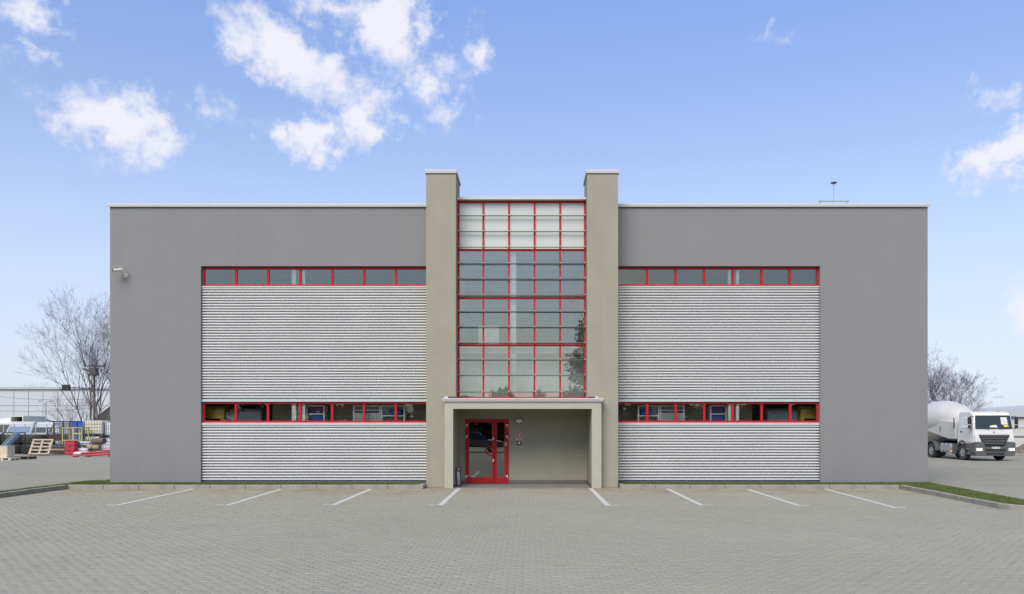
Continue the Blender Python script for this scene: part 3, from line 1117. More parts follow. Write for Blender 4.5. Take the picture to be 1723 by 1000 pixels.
part('porch_floor', MB().box(CL1 + .002, CR0 - .002, PY + .005, BY, -.03, .007), 'porch_floor', porch)

# entrance door -------------------------------------------------------
SD = F_PX / (CAM_D + BY)


def dx(px): return (px - 893) / SD
def dz(py): return CAM_H + (720 - py) / SD


yf = BY - .03
m = MB().box(DX0, DX0 + .055, yf, BY + .10, DZ0, DZ1, .004).box(DX1 - .055, DX1, yf, BY + .10, DZ0, DZ1, .004)
m.box(DX0 + .055, DX1 - .055, yf, BY + .10, DZ1 - .05, DZ1, .004)
m.box(DX0 + .002, DX1 - .002, yf - .01, BY + .10, .019, DZ0 - .001)
door = part('entrance_door', m, 'red_paint')
gz0, gz1 = dz(803), dz(710.8)
for a, b, ga, gb in ((DX0 + .058, dx(832.2), dx(789.4), dx(827.8)), (dx(832.8), DX1 - .058, dx(836), dx(849))):
    m = MB().box(a, ga, yf - .012, yf + .05, DZ0 + .004, DZ1 - .054, .004).box(gb, b, yf - .012, yf + .05, DZ0 + .004, DZ1 - .054, .004)
    m.box(ga, gb, yf - .011, yf + .05, DZ0 + .004, gz0).box(ga, gb, yf - .011, yf + .05, gz1, DZ1 - .054)
    part('door_leaf', m, 'red_paint', door)
    part('pane', MB().box(ga, gb, yf + .015, yf + .03, gz0, gz1), 'glass_door', door)
pts = []
for t in range(0, 181, 15):
    pts.append((dx(829.5) - .02 - .21 * math.sin(R(t)), yf - .07, dz(758.5) + .165 * math.cos(R(t))))
part('handle', MB().tube([(dx(829.5), yf - .012, pts[0][2])] + pts + [(dx(829.5), yf - .012, pts[-1][2])], .017, 8), 'red_paint', door, smooth=True)
for py in (738.3, 774.7):
    part('lock_plate', MB().box(dx(829.0), dx(831.2), yf - .022, yf - .0125, dz(py) - .04, dz(py) + .04, .003), 'hinge', door)
for py in (716, 735, 801.5):
    for px, s in ((785.8, -1), (852.8, 1)):
        m = MB().box(dx(px) - .035, dx(px) + .035, yf - .035, yf - .0125, dz(py) - .0, dz(py) + .03, .003)
        xx = dx(px) + s * .026
        m.box(xx - .012, xx + .012, yf - .034, yf - .0126, dz(py) - .06, dz(py) - .001, .003)
        part('hinge', m, 'hinge', door)
part('sticker', MB().box(dx(849.6), dx(853.0), yf - .016, yf - .0125, dz(749.7), dz(745), .0), 'plate_white', door)
part('sticker_print', MB().box(dx(850.0), dx(852.6), yf - .0175, yf - .0162, dz(748.4), dz(745.8), .0), 'red_plastic', door)
# lobby behind the door
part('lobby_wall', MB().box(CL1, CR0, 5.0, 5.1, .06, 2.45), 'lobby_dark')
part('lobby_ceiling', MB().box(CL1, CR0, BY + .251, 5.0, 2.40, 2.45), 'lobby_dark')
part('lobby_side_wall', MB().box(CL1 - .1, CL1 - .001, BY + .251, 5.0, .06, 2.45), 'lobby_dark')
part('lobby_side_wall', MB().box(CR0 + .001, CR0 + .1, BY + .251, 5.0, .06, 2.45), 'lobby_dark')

# ------------------------------------------------------------------ small things at the entrance
lx, lz = dx(873.3), dz(706)
lamp = thing('wall_lamp', 'half round bowl wall lamp with dark rim above the red alarm sign in the porch', 'lamp', (lx, BY, lz))
prof = []
V, Fc = [], []
for i in range(7):
    t = R(90) * i / 6
    for k in range(13):
        u = math.pi * k / 12
        V.append((.125 * math.cos(u) * math.cos(t), -.105 * math.sin(u) * math.cos(t) - .004, -.13 * math.sin(t)))
for i in range(6):
    for k in range(12):
        Fc.append((i * 13 + k, i * 13 + k + 1, (i + 1) * 13 + k + 1, (i + 1) * 13 + k))
Fc.append(tuple(range(13)))
MB().quadmesh(V, Fc).build('lamp_shade', 'lamp_glass', lamp, smooth=True)
MB().tube([(.133 * math.cos(R(t)), -.012, -.135 * math.sin(R(t))) for t in range(0, 181, 15)], .012, 6).build('rim', 'dark_red', lamp)
MB().box(-.14, .14, -.018, 0, .003, .022, .003).build('back_plate', 'dark_red', lamp)

sx, sz = dx(873.2), dz(735.5)
sg = thing('alarm_sign', 'small red sign with white lightning bolt on porch wall', 'sign', (sx, BY, sz))
MB().box(-.075, .075, -.008, 0, -.105, .105).build('board', 'plate_white', sg)
MB().box(-.064, .064, -.0105, -.0082, -.045, .094).build('red_field', 'red_plastic', sg)
MB().box(-.064, .064, -.0105, -.0082, -.090, -.060).build('caption_strip', 'red_plastic', sg)
bolt = [(.012, .080), (-.030, .018), (-.004, .018), (-.018, -.034), (.030, .036), (.004, .036), (.026, .080)]
MB().prism(bolt, -.013, -.0107).build('lightning_bolt', 'plate_white', sg)

cp = thing('alarm_button', 'square dark red call point with white button below the lightning sign', 'alarm button', (dx(873.7), BY, dz(745.6)))
MB().box(-.065, .065, -.045, 0, -.065, .065, .006).build('housing', 'dark_red', cp)
MB().box(-.030, .030, -.049, -.0452, -.030, .030, .002).build('button', 'plate_white', cp)

bx = at(770.3, 800, -.30)
bn = thing('litter_bin', 'slim polished steel litter bin standing beside the red entrance door', 'bin', (bx.x, -.30, .007))
MB().lathe([(.092, 0), (.092, .03), (.096, .035), (.096, .44), (.094, .445)], n=24).build('body', 'chrome', bn, smooth=True)
MB().lathe([(.094, .446), (.097, .45), (.097, .52), (.094, .555), (.07, .578), (.0, .585)], n=24).build('lid', 'chrome', bn, smooth=True)
MB().box(.02, .075, -.100, -.05, .455, .515, .006).build('opening', 'black', bn)
MB().lathe([(.098, .0), (.098, .025)], n=24).build('base_ring', 'black', bn)

# security camera on the left corner
c = at(203.5, 455.5, -.12)
cc = thing('security_camera', 'cream bullet security camera on a bracket near the roof corner', 'camera', (c.x, 0, c.z))
a, b = Vector((.10, -.22, .02)), Vector((-.13, -.34, -.03))
MB().tube([a, b], .062, 12).build('body', 'camera_cream', cc, smooth=True)
MB().bar(a + Vector((.02, .01, .07)), b + Vector((-.06, -.03, .065)), .14, .012).build('sun_shield', 'camera_cream', cc)
MB().tube([b, b + (b - a).normalized() * .02], .045, 12).build('lens', 'black', cc)
MB().tube([(.03, -.25, -.03), (.04, -.22, -.10), (.09, -.10, -.12), (.10, -.004, -.13)], .022, 8).build('bracket', 'camera_cream', cc)
MB().box(.05, .15, -.012, -.001, -.19, -.07, .004).build('wall_plate', 'camera_cream', cc)

# aerial on the roof
a0 = at(1403, 339, 4.0)
an = thing('roof_aerial', 'thin mast with a flat disc head on the flat roof', 'aerial', (a0.x, 4.0, 8.5))
h = at(1403, 308, 4.0).z - 8.5
MB().tube([(0, 0, 0), (0, 0, h)], .013, 6).build('mast', 'pvc_grey', an)
MB().lathe([(.0, h - .02), (.10, h - .015), (.115, h + .01), (.07, h + .03), (0, h + .035)], n=14).build('head', 'aerial_head', an)
MB().box(-.55, .55, -.25, .25, .0, .06).build('base_slab', 'galv', an)
hh = at(1403, 338.5, 4.0).z - 8.5
MB().box(-.55, .55, -.03, .03, hh - .012, hh + .012).build('cross_rail', 'pvc_grey', an)
MB().box(-.5, -.46, -.02, .02, .061, hh - .013).box(.46, .5, -.02, .02, .061, hh - .013).build('leg', 'pvc_grey', an)

# furniture in the stair hall
wb = at(822.5, 577, .9)
o = thing('white_cabinet', 'white square cabinet standing on the upper stair landing behind glass', 'cabinet', (wb.x, .9, 4.37))
MB().box(-.34, .34, 0, .4, .10, .74, .01).build('body', 'white_plaster', o)
for x in (-.3, .3):
    MB().box(x - .02, x + .02, .03, .07, 0, .099).build('leg', 'steel', o)
o = thing('stair_railing', 'bent steel tube handrail beside the white cabinet on the landing', 'railing', (at(785, 577, .8).x, .8, 4.37))
MB().tube([(-.19, 0, 0), (-.19, 0, .68), (-.15, 0, .74), (.15, 0, .74), (.19, 0, .68), (.19, 0, 0)], .02, 6).build('post', 'chrome', o)
MB().tube([(-.19, 0, .4), (.19, 0, .4)], .012, 6).build('rail', 'chrome', o)
o = thing('landing_railing', 'short horizontal rail between white cabinet and inner column', 'railing', (at(848, 577, .8).x, .8, 4.37))
MB().tube([(-.14, 0, .3), (.18, 0, .3)], .016, 6).build('rail', 'chrome', o)
MB().tube([(-.10, 0, 0), (-.10, 0, .6)], .014, 6).build('post', 'chrome', o)
for i, (px, py) in enumerate(((804, 440), (812, 460), (917, 487))):
    z = 7.30
    d_ = (z - CAM_H) * F_PX / (720 - py)
    Yl = d_ - CAM_D
    Yl = min(max(Yl, .8), 4.8)
    o = thing('ceiling_lamp', ('flat ceiling lamp closest to the stair glazing over the landing rail', 'flat ceiling lamp deeper in the stair hall over the white cabinet', 'flat ceiling lamp past the white inner column')[i], 'lamp', ((px - 893) / F_PX * d_, Yl, 7.30), group='ceiling lamps of the stair hall')
    MB().box(-.3, .3, -.12, .12, -.06, 0).build('housing', 'coping', o)
    MB().box(-.27, .27, -.10, .10, -.066, -.061).build('diffuser', 'white_plaster', o)


# ================================================================== VEHICLES
def wheel(parent, x, y, r, w, rim='galv', dirs=1):
    o = MB().lathe([(r * .60, -w / 2), (r * .92, -w / 2), (r, -w * .36), (r, w * .36), (r * .92, w / 2), (r * .60, w / 2), (r * .60, -w / 2)], 'x', 26, (x, y, r)).build('wheel', 'rubber', parent, smooth=True)
    s = dirs
    MB().lathe([(r * .60, s * w * .30), (r * .56, s * w * .40), (r * .40, s * w * .22), (r * .24, s * w * .22), (r * .22, s * w * .46), (r * .0, s * w * .48)], 'x', 20, (x, y, r)).build('rim', rim, o, smooth=True)
    return o


def make_van(label, body, loc, rz=0.0, group=None, L_=5.4, W=2.0, H=2.45):
    t = thing('van', label, 'van', loc, rz, group)
    w = W / 2
    prof = [(0, .45), (-.02, .95), (.10, 1.15), (.95, 1.32), (1.75, H - .25), (2.0, H - .06), (2.3, H), (L_ - .15, H), (L_, H - .12), (L_, .45)]
    V, Fc = [], []
    n = len(prof)
    for sgn in (-1, 1):
        for y, z in prof:
            k = 1 - .10 * max(0, (z - 1.2) / (H - 1.2))
            V.append((sgn * w * k, y, z))
    Fc = [tuple(range(n)), tuple(range(2 * n - 1, n - 1, -1))] + [(i, i + n, (i + 1) % n + n, (i + 1) % n) for i in range(n)]
    MB().quadmesh(V, Fc).build('body', body, t, bevel=.06)
    e = .012
    MB().quadmesh([(-w * .86, .99 - e, 1.38), (w * .86, .99 - e, 1.38), (w * .80, 1.72 - e, H - .3), (-w * .80, 1.72 - e, H - .3)], [(0, 1, 2, 3)]).build('windscreen', 'glass_vehicle', t)
    for s in (-1, 1):
        x = s * (w * .975 + e)
        x2 = s * (w * .925 + e)
        MB().quadmesh([(x, 1.25, 1.40), (x, 2.45, 1.40), (x2, 2.45, H - .36), (x2, 1.85, H - .36)], [(0, 1, 2, 3)]).build('side_window', 'glass_vehicle', t)
        MB().box(s * .78 - .16, s * .78 + .16, -.045, .03, .72, .92, .02).build('headlight', 'lamp_glass', t)
        m = MB().box(min(s * w, s * (w + .22)), max(s * w, s * (w + .22)), 1.2, 1.32, 1.42, 1.78, .03)
        m.build('mirror', 'black', t)
        for y in (.85, L_ - 1.1):
            wheel(t, s * (w - .10), y, .34, .22, dirs=s)
    for s in (-1, 1):
        MB().box(s * .40 - .30 * w, s * .40 + .30 * w, L_ + .002, L_ + .014, 1.35, H - .42, .004).build('rear_window', 'glass_vehicle', t)
        MB().box(s * w * .90 - .05, s * w * .90 + .05, L_ + .002, L_ + .03, .9, 1.25, .01).build('tail_lamp', 'red_plastic', t)
    MB().box(-w, w, -.08, .10, .38, .66, .03).build('bumper', 'grey_plastic', t)
    MB().box(-.5, .5, -.05, .02, .72, .90, .01).build('grille', 'black', t)
    return t


def make_car(label, loc, rz=0.0):
    t = thing('parked_car', label, 'car', loc, rz)
    w, L_ = .88, 4.5
    low = [(0, .35), (-.03, .62), (.12, .78), (1.15, .92), (4.25, .95), (4.48, .85), (4.5, .38)]
    V, n = [], len(low)
    for s in (-1, 1):
        V += [(s * w, y, z) for y, z in low]
    MB().quadmesh(V, [tuple(range(n)), tuple(range(2 * n - 1, n - 1, -1))] + [(i, i + n, (i + 1) % n + n, (i + 1) % n) for i in range(n)]).build('body', 'car_grey', t, bevel=.06)
    cabp = [(1.05, .90), (1.85, 1.42), (2.3, 1.47), (3.9, 1.45), (4.42, .95)]
    V, n = [], len(cabp)
    for s in (-1, 1):
        V += [(s * (w * .96 if z < 1 else w * .74), y, z) for y, z in cabp]
    MB().quadmesh(V, [tuple(range(n)), tuple(range(2 * n - 1, n - 1, -1))] + [(i, i + n, (i + 1) % n + n, (i + 1) % n) for i in range(n)]).build('cabin', 'glass_vehicle', t, bevel=.03)
    MB().prism([(1.80, 1.43), (2.3, 1.485), (3.95, 1.465), (3.95, 1.44), (1.9, 1.42)], -.66, .66, 'yz').build('roof', 'car_grey', t)
    for s in (-1, 1):
        for y in (2.35, 3.3):
            MB().bar((s * .86, y, .93), (s * .665, y + .02, 1.45), .05).build('pillar', 'car_grey', t)
        for y in (.85, 3.6):
            wheel(t, s * .80, y, .31, .2, dirs=s)
        MB().box(s * .62 - .18, s * .62 + .18, -.05, .05, .60, .74, .02).build('headlight', 'lamp_glass', t)
    MB().box(-.26, .26, -.055, -.02, .42, .53).build('number_plate', 'plate_white', t)
    return t


def make_truck():
    S = 0.90
    cx, Yf = 25.27, 18.75
    t = thing('tractor_truck', 'white semi trailer tractor with black grille and lit headlights', 'truck', (cx, Yf, 0), scale=S)
    w = 1.22
    # cab: cross sections lofted along the side profile
    prof = [(.06, 1.02), (.02, 1.55), (.05, 1.92), (.20, 2.72), (.32, 2.90), (.60, 3.00), (1.75, 3.02), (1.88, 2.92), (1.92, 1.02)]
    V, n = [], len(prof)
    secs = [(-1, 0.0), (-.93, .055), (.93, .055), (1, 0.0)]
    for f, bul in secs:
        for y, z in prof:
            k = 1 - .07 * max(0, (z - 1.95) / 1.05)
            inset = .07 if abs(f) == 1 else 0
            yy = y + (inset if y < 1 else -inset * .4)
            zz = z - (inset * .6 if z > 2.85 else 0)
            V.append((f * w * k, yy, zz))
    Fc = [tuple(range(n)), tuple(range(4 * n - 1, 3 * n - 1, -1))]
    for s in range(3):
        for i in range(n):
            j = (i + 1) % n
            Fc.append((s * n + i, (s + 1) * n + i, (s + 1) * n + j, s * n + j))
    MB().quadmesh(V, Fc).build('cab', 'truck_white', t, smooth=True, bevel=.02)
    e = .02

    def fy(z):      # front plane of the cab at height z
        for (y0, z0), (y1, z1) in zip(prof, prof[1:]):
            if z0 <= z <= z1:
                return y0 + (y1 - y0) * (z - z0) / (z1 - z0)
        return .06
    ws = MB().quadmesh([(-1.08, fy(1.98) - e, 1.98), (1.08, fy(1.98) - e, 1.98), (1.02, fy(2.72) - e, 2.72), (-1.02, fy(2.72) - e, 2.72)], [(0, 1, 2, 3)])
    wso = ws.build('windscreen', 'glass_vehicle', t)
    m = MB()
    cs = [(-1.09, 1.96), (1.09, 1.96), (1.03, 2.74), (-1.03, 2.74)]
    for p, q in zip(cs, cs[1:] + cs[:1]):
        m.bar((p[0], fy(p[1]) - e - .004, p[1]), (q[0], fy(q[1]) - e - .004, q[1]), .05, .03)
    m.build('seal', 'black', wso)
    MB().quadmesh([(.62, fy(2.08) - .028, 2.06), (.90, fy(2.08) - .028, 2.06), (.90, fy(2.2) - .028, 2.17), (.62, fy(2.2) - .028, 2.17)], [(0, 1, 2, 3)]).build('yellow_card', 'yellow_card', wso)
    MB().quadmesh([(.48, fy(2.2) - .026, 2.2), (.88, fy(2.2) - .026, 2.2), (.84, fy(2.6) - .026, 2.64), (.46, fy(2.6) - .026, 2.64)], [(0, 1, 2, 3)]).build('painted_reflection', 'lamp_glass', wso)  # pale quad painted on the windscreen as a reflection
    MB().quadmesh([(-.25, fy(2.05) - .026, 2.03), (.25, fy(2.05) - .026, 2.03), (.15, fy(2.12) - .026, 2.18), (-.2, fy(2.12) - .026, 2.13)], [(0, 1, 2, 3)]).build('dashboard_paper', 'plate_white', wso)
    for x in (-.5, .3):
        MB().bar((x, -.012, 1.95), (x + .62, -.005, 2.02), .03, .02).build('wiper', 'black', t)
    # grille: trapezoid with slats
    gr = MB().prism([(-.93, 1.58), (.93, 1.58), (.62, .92), (-.62, .92)], -.035, .05).build('grille', 'black', t)
    for i, z in enumerate((1.50, 1.35, 1.20, 1.06)):
        hw = .60 + (.93 - .60) * (z - .92) / .66 - .05
        MB().box(-hw, hw, -.065, -.036, z - .035, z + .035, .008).build('slat', 'grey_plastic', gr)
    # emblem
    em = MB().tube([(.055 * math.cos(R(a)), -.008, 1.76 + .055 * math.sin(R(a))) for a in range(0, 361, 30)], .007, 5, caps=False)
    for a in (90, 210, 330):
        em.bar((0, -.008, 1.76), (.052 * math.cos(R(a)), -.008, 1.76 + .052 * math.sin(R(a))), .010)
    em.build('emblem', 'steel', t)
    # white corner panels beside the grille
    for s in (-1, 1):
        MB().prism([(s * .97, 1.56), (s * 1.17, 1.56), (s * 1.17, 1.16), (s * .80, 1.16)], -.03, .06).build('corner_panel', 'truck_white', t)
    # bumper
    bp = [(-1.22, 1.13), (-.70, 1.13), (-.60, .86), (.60, .86), (.70, 1.13), (1.22, 1.13), (1.24, .55), (1.16, .30), (-1.16, .30), (-1.24, .55)]
    bo = MB().prism(bp, -.14, .40).build('bumper', 'grey_plastic', t, bevel=.03)
    MB().box(-.62, .62, -.155, -.141, .58, .72, .004).build('air_intake', 'black', bo)
    MB().box(-.55, .55, -.155, -.141, .38, .50, .004).build('air_intake', 'black', bo)
    for s in (-1, 1):
        h_ = MB().box(s * .97 - .20, s * .97 + .20, -.165, -.141, .60, .78, .01).build('headlight', 'lamp_glass', t)
        MB().lathe([(.0, -.182), (.062, -.178), (.07, -.166)], 'y', 14, (s * .95, 0, .69)).build('bulb', 'headlight', h_)
        MB().lathe([(.0, -.180), (.04, -.176), (.045, -.166)], 'y', 12, (s * 1.09, 0, .68)).build('bulb', 'headlight', h_)
    pl = MB().box(-.26, .26, -.170, -.1555, .735, .845, .003).build('number_plate', 'plate_white', t)
    MB().box(-.258, -.215, -.1725, -.1705, .738, .842).build('blue_band', 'plate_blue', pl)
    m = MB()
    for i in range(8):
        if i == 3: continue
        m.box(-.185 + i * .053, -.155 + i * .053, -.1725, -.1705, .755, .825)
    m.build('plate_characters', 'black', pl)
    # sides
    for s in (-1, 1):
        X = s * (w + .004)
        dpoly = [(.32, 1.10), (1.55, 1.10), (1.55, 1.98), (.32, 1.98)]
        d = MB().prism(dpoly, min(X, X + s * .012), max(X, X + s * .012), 'yz').build('door', 'truck_white', t)
        MB().box(min(X, X + s * .03), max(X, X + s * .03), 1.30, 1.50, 1.72, 1.80, .004).build('handle', 'black', d)
        wx = s * (w * .99)
        wx2 = s * (w * .945)
        MB().quadmesh([(wx + s * .02, .30, 2.04), (wx + s * .02, 1.45, 2.02), (wx2 + s * .02, 1.45, 2.66), (wx2 + s * .02, .42, 2.66)], [(0, 1, 2, 3)]).build('side_window', 'glass_vehicle', t)
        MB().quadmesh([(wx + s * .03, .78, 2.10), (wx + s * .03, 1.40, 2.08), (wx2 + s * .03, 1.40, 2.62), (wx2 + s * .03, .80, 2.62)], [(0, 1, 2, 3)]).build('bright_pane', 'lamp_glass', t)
        # wheel arch and steps
        arch = []
        for a in range(0, 181, 15):
            arch.append((1.32 + .66 * math.cos(R(a)), .62 + .62 * math.sin(R(a))))
        inner = [(1.32 + .55 * math.cos(R(a)), .58 + .54 * math.sin(R(a))) for a in range(180, -1, -15)]
        MB().prism(arch + inner, min(s * .82, s * 1.25), max(s * .82, s * 1.25), 'yz').build('wheel_arch', 'grey_plastic', t)
        MB().box(min(s * .9, s * 1.23), max(s * .9, s * 1.23), .405, .66, .35, 1.02, .01).build('step_box', 'grey_plastic', t)
        for z in (.42, .70):
            MB().box(min(s * 1.0, s * 1.26), max(s * 1.0, s * 1.26), .42, .70, z, z + .05).build('step', 'steel', t)
        wheel(t, s * 1.06, 1.32, .50, .32, 'rim_grey', s)
        for xo in (.72, 1.06):
            wheel(t, s * xo, 5.25, .50, .30, 'rim_grey', s)
        m = MB()
        arch = [(5.25 + .68 * math.cos(R(a)), .52 + .62 * math.sin(R(a))) for a in range(0, 181, 15)]
        inner = [(5.25 + .64 * math.cos(R(a)), .52 + .58 * math.sin(R(a))) for a in range(180, -1, -15)]
        m.prism(arch + inner, min(s * .55, s * 1.24), max(s * .55, s * 1.24), 'yz').build('mudguard', 'grey_plastic', t)
        # tank / battery box
        m = MB().box(min(s * .62, s * 1.15), max(s * .62, s * 1.15), 2.75, 4.25, .42, 1.0, .10)
        fo = m.build('fuel_tank', 'steel', t, smooth=True)
        for y in (3.0, 3.5, 4.0):
            MB().box(min(s * .61, s * 1.165), max(s * .61, s * 1.165), y - .03, y + .03, .41, 1.01, .02).build('strap', 'galv', fo)
        MB().box(min(s * .7, s * 1.18), max(s * .7, s * 1.18), 2.10, 2.62, .35, 1.0, .02).build('battery_box', 'grey_plastic', t)
        MB().box(min(s * 1.16, s * 1.19), max(s * 1.16, s * 1.19), 2.66, 2.74, .50, .56).build('side_marker', 'marker', t)
        MB().box(min(s * 1.24, s * 1.28), max(s * 1.24, s * 1.28), .50, .62, 1.06, 1.14, .01).build('indicator', 'amber', t)
        # mirrors
        m = MB().box(s * 1.42 - .09, s * 1.42 + .09, .05, .20, 2.20, 2.66, .03)
        mo = m.build('mirror', 'black', t)
        MB().box(s * 1.42 - .09, s * 1.42 + .09, .05, .19, 1.98, 2.17, .03).build('wide_mirror', 'black', mo)
        MB().tube([(s * 1.12, .22, 2.70), (s * 1.40, .14, 2.70), (s * 1.42, .13, 2.66)], .02, 6).build('mirror_arm', 'black', mo)
        MB().tube([(s * 1.15, .22, 1.96), (s * 1.40, .14, 1.94), (s * 1.42, .13, 1.98)], .02, 6).build('mirror_arm', 'black', mo)
    MB().box(-.45, .45, .5, 6.1, .72, .98).build('chassis', 'black', t)
    MB().lathe([(0, 1.16), (.45, 1.14), (.5, 1.08), (.45, .99)], n=18, origin=(0, 5.1, 0)).build('fifth_wheel', 'black', t)
    for x in (-.6, .6):
        MB().box(x - .06, x + .06, .55, .65, 3.0, 3.05, .01).build('roof_marker', 'amber', t)

    # silo trailer: bulged drum body with a sloped nose, tipped towards the rear
    tr = thing('silo_trailer', 'white rounded silo tank trailer coupled behind the white truck', 'trailer', (cx, Yf, 0), scale=S)
    prof = [(0, 2.45), (.30, 2.50), (.58, 2.75), (.82, 3.20), (1.02, 3.85), (1.17, 4.7), (1.25, 5.6), (1.25, 6.2), (1.25, 8.0), (1.2, 10.0), (1.05, 11.0), (.5, 11.4), (0, 11.45)]
    mb = MB().lathe(prof, 'y', 32, (0, 0, 2.58))
    mb.v = [Vector((p[0], p[1] + .35 * max(0, (p[2] - 2.3)) * max(0, min(1, (5.6 - p[1]) / 2)), p[2] - .02 * max(0, p[1] - 6))) for p in mb.v]
    mb.build('tank', 'tank_white', tr, smooth=True)
    # white skirt that tapers to the kingpin, and the grey lower bulge
    sk = [(2.30, 1.28), (3.2, 1.28), (5.9, 1.75), (11, 1.75), (11, 2.4), (4.0, 2.5), (2.45, 2.4)]
    MB().prism(sk, -1.10, 1.10, 'yz').build('skirt', 'tank_white', tr, bevel=.05)
    MB().lathe([(.0, 4.6), (.9, 4.8), (1.12, 5.4), (1.18, 7), (1.12, 9.5), (.5, 10)], 'y', 28, (0, 0, 2.20)).build('lower_hopper', 'tank_grey', tr, smooth=True)
    MB().box(-.5, .5, 3.0, 11.5, 1.17, 1.27).build('frame', 'black', tr)
    for s in (-1, 1):
        for y in (8.2, 9.5, 10.8):
            wheel(tr, s * 1.0, y, .5, .34, 'rim_grey', s)
        MB().tube([(s * 1.13, 2.52, 2.62), (s * 1.20, 2.34, 2.55), (s * 1.22, 2.26, 2.30), (s * 1.20, 2.34, 2.08), (s * 1.13, 2.52, 2.02)], .035, 6).build('hose_loop', 'black', tr)
        MB().tube([(s * 1.13, 4.2, 1.75), (s * 1.13, 4.2, 2.1)], .02, 5).build('ladder_rung', 'black', tr)
    MB().tube([(-.35, 6.9, 3.68), (-.35, 6.9, 3.86)], .25, 12).build('filler_cap', 'steel', tr)
    return t


make_truck()


# ================================================================== LEFT YARD
def U(px, Y):
    return (px - 893) / F_PX * (Y + CAM_D)


def zY(py):
    """depth at which the ground appears on picture row py"""
    return F_PX * CAM_H / (py - 720) - CAM_D


YT = 31.0
tl = ['large black tyre at the bottom of the stack beside the leaning pallet', 'large black tyre on top of the stack beside the leaning pallet',
      'large black tyre at the bottom of the stack behind the blue rails', 'large black tyre on top of the stack behind the blue rails']


def tyre(label, loc, r, h):
    t = thing('large_tyre', label, 'tyre', loc, random.uniform(0, 6), group='stacked large tyres')
    MB().lathe([(r * .55, h * .08), (r * .62, .0), (r * .88, 0), (r, h * .2), (r, h * .8), (r * .88, h), (r * .62, h), (r * .55, h * .92), (r * .55, h * .08)], n=40).build('casing', 'rubber', t, smooth=True)
    m = MB()
    for k in range(36):
        a = 2 * math.pi * k / 36
        for s in (0, 1):
            aa = a + s * math.pi / 36
            c_, s_ = math.cos(aa), math.sin(aa)
            z0, z1 = (h * .18, h * .52) if s else (h * .48, h * .82)
            m.bar((c_ * r * 1.0, s_ * r * 1.0, z0), (c_ * r * 1.0, s_ * r * 1.0, z1), r * .09, r * .07, up=(c_, s_, 0))
    m.build('tread', 'rubber', t)


for i, px in enumerate((60, 20)):
    x = U(px, YT)
    tyre(tl[2 * i], (x, YT + (i * .4), 0), .83, .66)
    tyre(tl[2 * i + 1], (x + .03, YT + .05 + (i * .4), .66), .84, .68)
tyre('large black tyre partly hidden beyond the end of the tyre stacks', (U(-19, YT), YT + .6, 0), .83, .66)
tyre('large black tyre on top of the half hidden end stack', (U(-19, YT), YT + .6, .66), .83, .66)


def pallet(label, loc, rot, material='wood_pale', L_=1.2, W=0.8):
    t = thing('wooden_pallet', label, 'pallet', loc)
    t.rotation_euler = rot
    for i in range(5):
        y = i * (W - .1) / 4
        MB().box(0, L_, y, y + .10, .122, .144).build('deck_board', material, t)
    for x in (0, (L_ - .12) / 2, L_ - .12):
        MB().box(x, x + .12, 0, W, .100, .121).build('stringer', material, t)
        for y in (0, W / 2 - .06, W - .12):
            MB().box(x, x + .12, y, y + .12, .022, .0995).build('block', material, t)
    for y in (0, W / 2 - .05, W - .1):
        MB().box(0, L_, y, y + .10, 0, .0215).build('bottom_board', material, t)
    return t


yp = zY(767.3)
pallet('pale wooden pallet leaning up against a pile of timber', (U(48, yp), yp, .02), (R(50), R(0), R(12)), L_=1.22, W=1.25)
yq = zY(773)
pallet('dark low pallet lying flat in front of the orange cylinder', (U(17, yq), yq, 0), (0, 0, R(4)), 'wood_dark', 1.05, .8)
pallet('flat pallet under the beige crate', (U(-12, zY(775)), zY(775), 0), (0, 0, R(-3)), 'wood_beige', 1.0, .8)
yb = zY(775) + .1
o = thing('plywood_crate', 'beige plywood crate standing on a flat pallet', 'crate', (U(-8, yb), yb, .146))
MB().box(0, .70, 0, .6, 0, .64, .008).build('panel', 'wood_beige', o)
for x in (.0, .63):
    MB().box(x, x + .07, -.02, -.001, .001, .64).build('batten', 'wood_pale', o)
MB().box(.0, .7, -.012, .61, .641, .665).build('lid', 'wood_pale', o)
yo = zY(771)
o = thing('orange_cylinder', 'fat orange red steel cylinder lying on the dark pallet', 'cylinder', (U(20, yo), yo - .6, .15))
MB().lathe([(.0, -.33), (.20, -.32), (.26, -.25), (.26, .25), (.23, .33), (.16, .36), (.16, .30), (0, .30)], 'x', 24, (0, 0, .27)).build('shell', 'orange_red', o, smooth=True)
MB().lathe([(.12, .34), (.165, .365), (.165, .375), (.0, .375)], 'x', 20, (0, 0, .27)).build('end_cap', 'black', o)

# blue conveyor rails leaning from the ground to a black frame
yr = 29.0
o = thing('conveyor_frame', 'blue sloping steel conveyor rails leaning on a black frame', 'conveyor', (U(20, yr), yr, 0))
zt = at(0, 729.5, yr).z
for i, (a, b) in enumerate(((3, 24.5), (10, 31.5), (14, 39.5))):
    pa, pb = U(a, yr) - U(20, yr), U(b, yr) - U(20, yr)
    zb = at(0, 753 + i * 1.5, yr).z
    r_ = MB().bar((pa, -.25 * i, zb), (pb, -.25 * i + .1, zt - .02), .06, .22).build('rail', 'blue_paint', o)
    MB().bar((pa - .03, -.25 * i - .04, zb + .12), (pb - .03, -.25 * i + .06, zt + .10), .02, .03).build('rail_edge', 'galv', r_)
    MB().bar((pa, -.25 * i, 0), (pa, -.25 * i, zb), .05).build('leg', 'blue_paint', o)
x0, x1 = U(-6, yr) - U(20, yr), U(41, yr) - U(20, yr)
MB().bar((x0 + .4, .12, zt + .04), (x1, .12, zt + .04), .07).build('top_beam', 'black', o)
MB().bar((x0 - .2, .12, zt - .35), (x0 + .4, .12, zt + .04), .07).build('top_beam', 'black', o)
